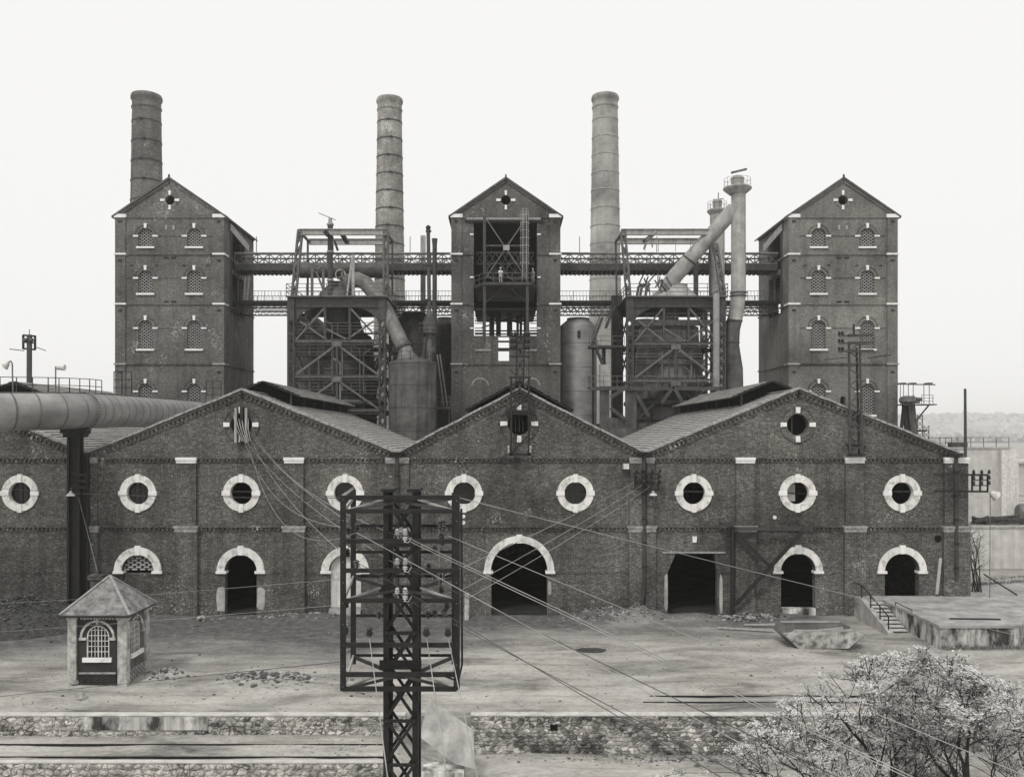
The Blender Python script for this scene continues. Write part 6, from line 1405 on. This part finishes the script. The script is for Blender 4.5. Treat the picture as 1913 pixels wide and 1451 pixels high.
# ------------------------------------------------------------------ trees
def tree(name, label, base, trunks, leaf, nleaf, leafmat, lsize, spread, env=None):
    t_ = T(name, label, 'tree', base); tips = []; random.seed(int(abs(base[0])*37)+5)
    tr_ = MB(); br = MB()
    def grow(p, d, L, r, lvl, mb_):
        pts = [p]; rr = [r]; n = 5; stop = False
        for i in range(n):
            d = (d + V(random.gauss(0,.15), random.gauss(0,.15), random.gauss(.03,.1))).normalized()
            q = p + d*L/n
            if env and q.z > env(q): stop = True; break
            p = q; pts.append(p); rr.append(max(.011, r*(1-.11*(i+1))))
            if lvl >= 3: tips.append((p.copy(), d.copy()))
        if len(pts) > 1: mb_.tube(pts, rr, 7 if lvl < 2 else 4, False)
        if stop: tips.append((p.copy(), d.copy()))
        if lvl >= 5 or (stop and lvl > 1): return
        for i in range(random.choice((2, 3, 3)) if lvl < 4 else 2):
            ax = V(random.gauss(0,1), random.gauss(0,1), random.gauss(0,.35)).normalized()
            nd = (d + ax*random.uniform(.4, spread)).normalized(); nd.z = nd.z*.85 + .1
            grow(pts[-1] if i < 2 else pts[len(pts)//2], nd.normalized(), L*random.uniform(.62, .82), rr[-1]*random.uniform(.66, .86), lvl+1, br)
    for b, d, L, r in trunks: grow(Vector(b), Vector(d).normalized(), L, r, 0, tr_)
    P('trunk', tr_, 'bark', t_, True); P('branches', br, 'bark', t_, True, kind='stuff')
    m_ = MB(); m2 = MB(); random.shuffle(tips); sprays = tips[:int(len(tips)*.6)]
    per = max(1, nleaf//len(sprays))
    for c0, d0 in sprays:
        pale = random.random() < .62
        for i in range(int(per*random.uniform(.3, 1.7))):
            c = c0 + V(random.gauss(0, leaf), random.gauss(0, leaf), random.gauss(0, leaf*.38)+.04)
            a = V(random.gauss(0,1), random.gauss(0,1), random.gauss(0,.35)).normalized(); b = a.cross(V(random.gauss(0,.4), random.gauss(0,.4), 1)).normalized()
            s = lsize*random.uniform(.6, 1.3); h_ = a.cross(b)*s*.12
            (m_ if pale else m2).add([c-a*s, c-b*s*.42+h_, c+a*s, c+b*s*.42+h_], [(0,1,2,3)])
    P('foliage', m_, leafmat, t_, kind='stuff'); P('older_foliage', m2, 'leaf_grey', t_, kind='stuff')
    return t_
def env(q):
    px = CX + FPX*q.x/q.y
    top = 1224 + (.0015*(1705-px)**2 if px < 1705 else .0019*(px-1705)**2) + 34*mno.noise((px*.022, q.y*.5, 1)) + 14*mno.noise((px*.07, q.y*1.4, 4))
    return EYE - (min(top, 1440) - CY)*q.y/FPX
tree('tree', 'pale spring-leaved tree with forking dark trunks in the right foreground', W(1720, 1720, 27),
     [(W(1735, 1700, 27), (-.1, .05, 1), 3.6, .2), (W(1705, 1700, 27.3), (-.42, .1, 1), 3.6, .17), (W(1768, 1700, 26.6), (.1, 0, 1), 3.6, .18), (W(1690, 1690, 27.6), (-.75, .1, 1), 3.5, .14)], .10, 20000, 'leaf_pale', .05, .85, env=env)
tree('tree', 'thick-trunked pale tree cut off by the right edge of the picture', W(1815, 1720, 24),
     [(W(1815, 1700, 24), (.02, .05, 1), 3.1, .19), (W(1832, 1680, 24.3), (.5, .2, 1), 3.2, .12)], .10, 11000, 'leaf_pale', .047, .9, env=env)
tree('bush', 'low pale leafy bush at the bottom edge left of the trees', W(1520, 1640, 28),
     [(W(1540, 1640, 28), (-.35, .1, 1), 2.1, .07), (W(1500, 1640, 28.4), (-.2, 0, 1), 1.9, .06), (W(1580, 1640, 27.6), (.1, 0, 1), 2.1, .08)], .11, 11000, 'leaf_pale', .05, .9, env=env)
tree('bush', 'pale leafy undergrowth in the bottom right corner under the tall trees', W(1880, 1700, 25),
     [(W(1880, 1660, 25), (.2, .1, 1), 2.3, .1), (W(1930, 1660, 25.6), (0, .1, 1), 2.6, .11), (W(1850, 1660, 26.4), (.1, .1, 1), 1.9, .08)], .13, 22000, 'leaf_pale', .043, .9, env=env)
tree('bush', 'pale leafy undergrowth between the low bush and the tall tree', W(1640, 1660, 29),
     [(W(1640, 1640, 29), (-.2, .1, 1), 1.9, .07), (W(1690, 1640, 29.4), (.1, 0, 1), 1.9, .07), (W(1600, 1640, 28.8), (-.3, 0, 1), 1.8, .06)], .13, 16000, 'leaf_pale', .045, .9, env=env)
sp_ = T('sapling', 'bare multi-stemmed sapling growing beside the right corner of the halls', 'tree', (36.2, 67.5, 1.5))
random.seed(77); sm1 = MB(); lv = MB(); tips = []
for k in range(7):
    p = V(36.2+random.uniform(-.4,.4), 67.5+random.uniform(-.3,.3), 1.4); d = V(random.uniform(-.4,.45), random.uniform(-.2,.2), 1).normalized(); pts = [p]
    for i in range(7):
        d = (d+V(random.gauss(0,.08), random.gauss(0,.08), .05)).normalized(); p = p+d*random.uniform(.5,.75); pts.append(p)
        if i > 1:
            for q in range(2):
                e = p+V(random.uniform(-.8,.8), random.uniform(-.5,.5), random.uniform(.2,.8)); sm1.tube([p, p.lerp(e,.5)+V(0,0,-.03), e], [.018,.014,.008], 4); tips.append(e); tips.append(p)
    sm1.tube(pts, [.06-.006*i for i in range(8)], 6)
for i in range(900):
    c = random.choice(tips)+V(random.gauss(0,.16), random.gauss(0,.16), random.gauss(0,.12)); a = V(random.gauss(0,1), random.gauss(0,1), random.gauss(0,.6)).normalized(); b = a.cross(V(.2,.1,1)).normalized(); s = random.uniform(.04,.08)
    lv.add([c-a*s, c-b*s*.5, c+a*s, c+b*s*.5], [(0,1,2,3)])
P('stems', sm1, 'bark', sp_, True); P('foliage', lv, 'leaf_grey', sp_, kind='stuff')
random.seed(5)
# weeds along the wall tops and the dock
def weeds(label, pts, n, h):
    m_ = MB()
    for i in range(n):
        a, b = random.choice(pts); c = Vector(a).lerp(Vector(b), random.random())+V(random.gauss(0,.12), random.gauss(0,.12), 0); s = h*random.uniform(.4, 1.2)
        d = V(random.gauss(0,.5), random.gauss(0,.5), 1).normalized()*s; w = V(random.gauss(0,1), random.gauss(0,1), 0).normalized()*s*.12
        m_.add([c-w, c+w, c+d], [(0,1,2)])
    S('weeds', m_, 'leaf_grey', label, 'weeds', kind='stuff')
weeds('grey weeds along the foot of the right retaining wall', [((0, 41.9, -1.75), (20, 41.9, -1.75)), ((12, 41, -1.75), (20, 39, -1.75))], 1500, .2)
weeds('weeds hanging over the top of the right retaining wall', [((-1.5, 42.4, .02), (22, 42.4, .02))], 700, .13)
weeds('weeds and rough growth beyond the loading dock', [((27.5, 55.6, 0), (33, 55.6, 0)), ((36, 70, 1.5), (48, 74, 1.5)), ((40, 80, 0), (60, 88, 0)), ((47, 90, 4.2), (60, 90, 4.2))], 2500, .35)

# ------------------------------------------------------------------ two workers on the platform of the middle tower
def person(label, x, y, z, face, lean, jacket, trousers, hat):
    t_ = T('person', label, 'person', (x, y, z), 'workers on the tower platform')
    vs_, es, rad = [], [], []
    def vtx(p, r, par=None):
        vs_.append(p); rad.append(r); i = len(vs_)-1
        if par is not None: es.append((par, i))
        return i
    # local frame: -Y is forward
    pel = vtx((0, 0, .95), .15); ch = vtx((0, -.06*lean, 1.25), .16, pel); up_ = vtx((0, -.13*lean, 1.42), .13, ch); nk = vtx((0, -.17*lean, 1.52), .055, up_); hd = vtx((0, -.21*lean, 1.63), .092, nk); vtx((0, -.22*lean, 1.73), .075, hd)
    vtx((0, -.31*lean-.02, 1.615), .018, hd)
    for s in (-1, 1):
        hp = vtx((s*.11, 0, .9), .11, pel); kn = vtx((s*.12, -.02, .5), .068, hp); an = vtx((s*.12, .03, .1), .05, kn); vtx((s*.14, -.13, .04), .04, an)
        sh = vtx((s*.2, -.12*lean, 1.38), .075, up_); el = vtx((s*.27, -.2, 1.13), .05, sh); wr = vtx((s*.13, -.45, 1.12), .036, el); ha = vtx((s*.08, -.52, 1.12), .034, wr)
        for k in range(4): f1 = vtx((s*(.05+.022*k), -.575, 1.105), .0095, ha); vtx((s*(.045+.022*k), -.605, 1.075), .0085, f1)
        th = vtx((s*.035, -.53, 1.14), .01, ha); vtx((s*.02, -.56, 1.12), .009, th)
    me = bpy.data.meshes.new('body'); me.from_pydata(vs_, es, [])
    o = bpy.data.objects.new('body', me); COL.objects.link(o); o.parent = t_; o.rotation_euler = (0, 0, face)
    md = o.modifiers.new('skin', 'SKIN'); md.use_smooth_shade = True
    if not me.skin_vertices: me.skin_vertices.new()
    for sv, r in zip(me.skin_vertices[0].data, rad): sv.radius = (r, r)
    me.skin_vertices[0].data[0].use_root = True
    sb = o.modifiers.new('sub', 'SUBSURF'); sb.levels = 1; sb.render_levels = 1
    nm = 'worker_%g' % jacket; q = NT(nm, .9, .1); tc_ = q.n('ShaderNodeTexCoord'); sp2 = q.n('ShaderNodeSeparateXYZ'); q.l(tc_.outputs['Object'], sp2.inputs[0])
    rp = q.n('ShaderNodeValToRGB'); dv = q.n('ShaderNodeMath', operation='DIVIDE'); q.l(sp2.outputs[2], dv.inputs[0]); dv.inputs[1].default_value = 2; q.l(dv.outputs[0], rp.inputs[0]); rp.color_ramp.interpolation = 'CONSTANT'
    e = rp.color_ramp.elements; e[0].position = 0; e[0].color = g(.03); e[1].position = .055; e[1].color = g(trousers)
    for p_, v_ in ((.47, jacket), (.75, .35)): x_ = e.new(p_); x_.color = g(v_)
    q.out(rp.outputs[0]); me.materials.append(M[nm])
    hm = MB().lathe([(.14, 0), (.125, .02), (.12, .07), (.085, .13), (.03, .155)], (0, 0), 16)
    for yy in (0,): hm.add([(-.09, -.1, .012), (.09, -.1, .012), (.06, -.19, .005), (-.06, -.19, .005)], [(0,1,2,3)])
    h_ = bpy.data.objects.new('hard_hat', hm.mesh('hard_hat', smooth=True)); COL.objects.link(h_); h_.parent = t_
    h_.data.materials.append(M[hat]); ca, sa = math.cos(face), math.sin(face); yl = -.215*lean
    h_.location = (-sa*yl, ca*yl, 1.7); h_.rotation_euler = (0, 0, face)
    return t_
zpp = zpl
person('worker in a pale jacket and white helmet leaning on the platform rail', W(935,0,104.9).x, 105.15, zpp, 0, 1.0, .62, .5, 'white_paint')
person('worker in grey overalls standing at the right corner of the platform rail', W(996,0,105.2).x, 105.7, zpp, R(-20), .4, .22, .3, 'white_paint')

# ------------------------------------------------------------------ air
t_hz = bpy.data.materials.new('haze'); t_hz.use_nodes = True; nt = t_hz.node_tree; nt.nodes.clear()
vo = nt.nodes.new('ShaderNodeVolumePrincipled'); vo.inputs['Color'].default_value = (.97, .965, .95, 1); vo.inputs['Density'].default_value = HAZE; vo.inputs['Anisotropy'].default_value = .35
ou = nt.nodes.new('ShaderNodeOutputMaterial'); nt.links.new(vo.outputs[0], ou.inputs['Volume']); M['haze'] = t_hz
S('haze', MB().box(-4100, 4100, -310, 5100, -6, 78), 'haze', 'thin pale haze in the air over the whole works', 'haze', kind='stuff')
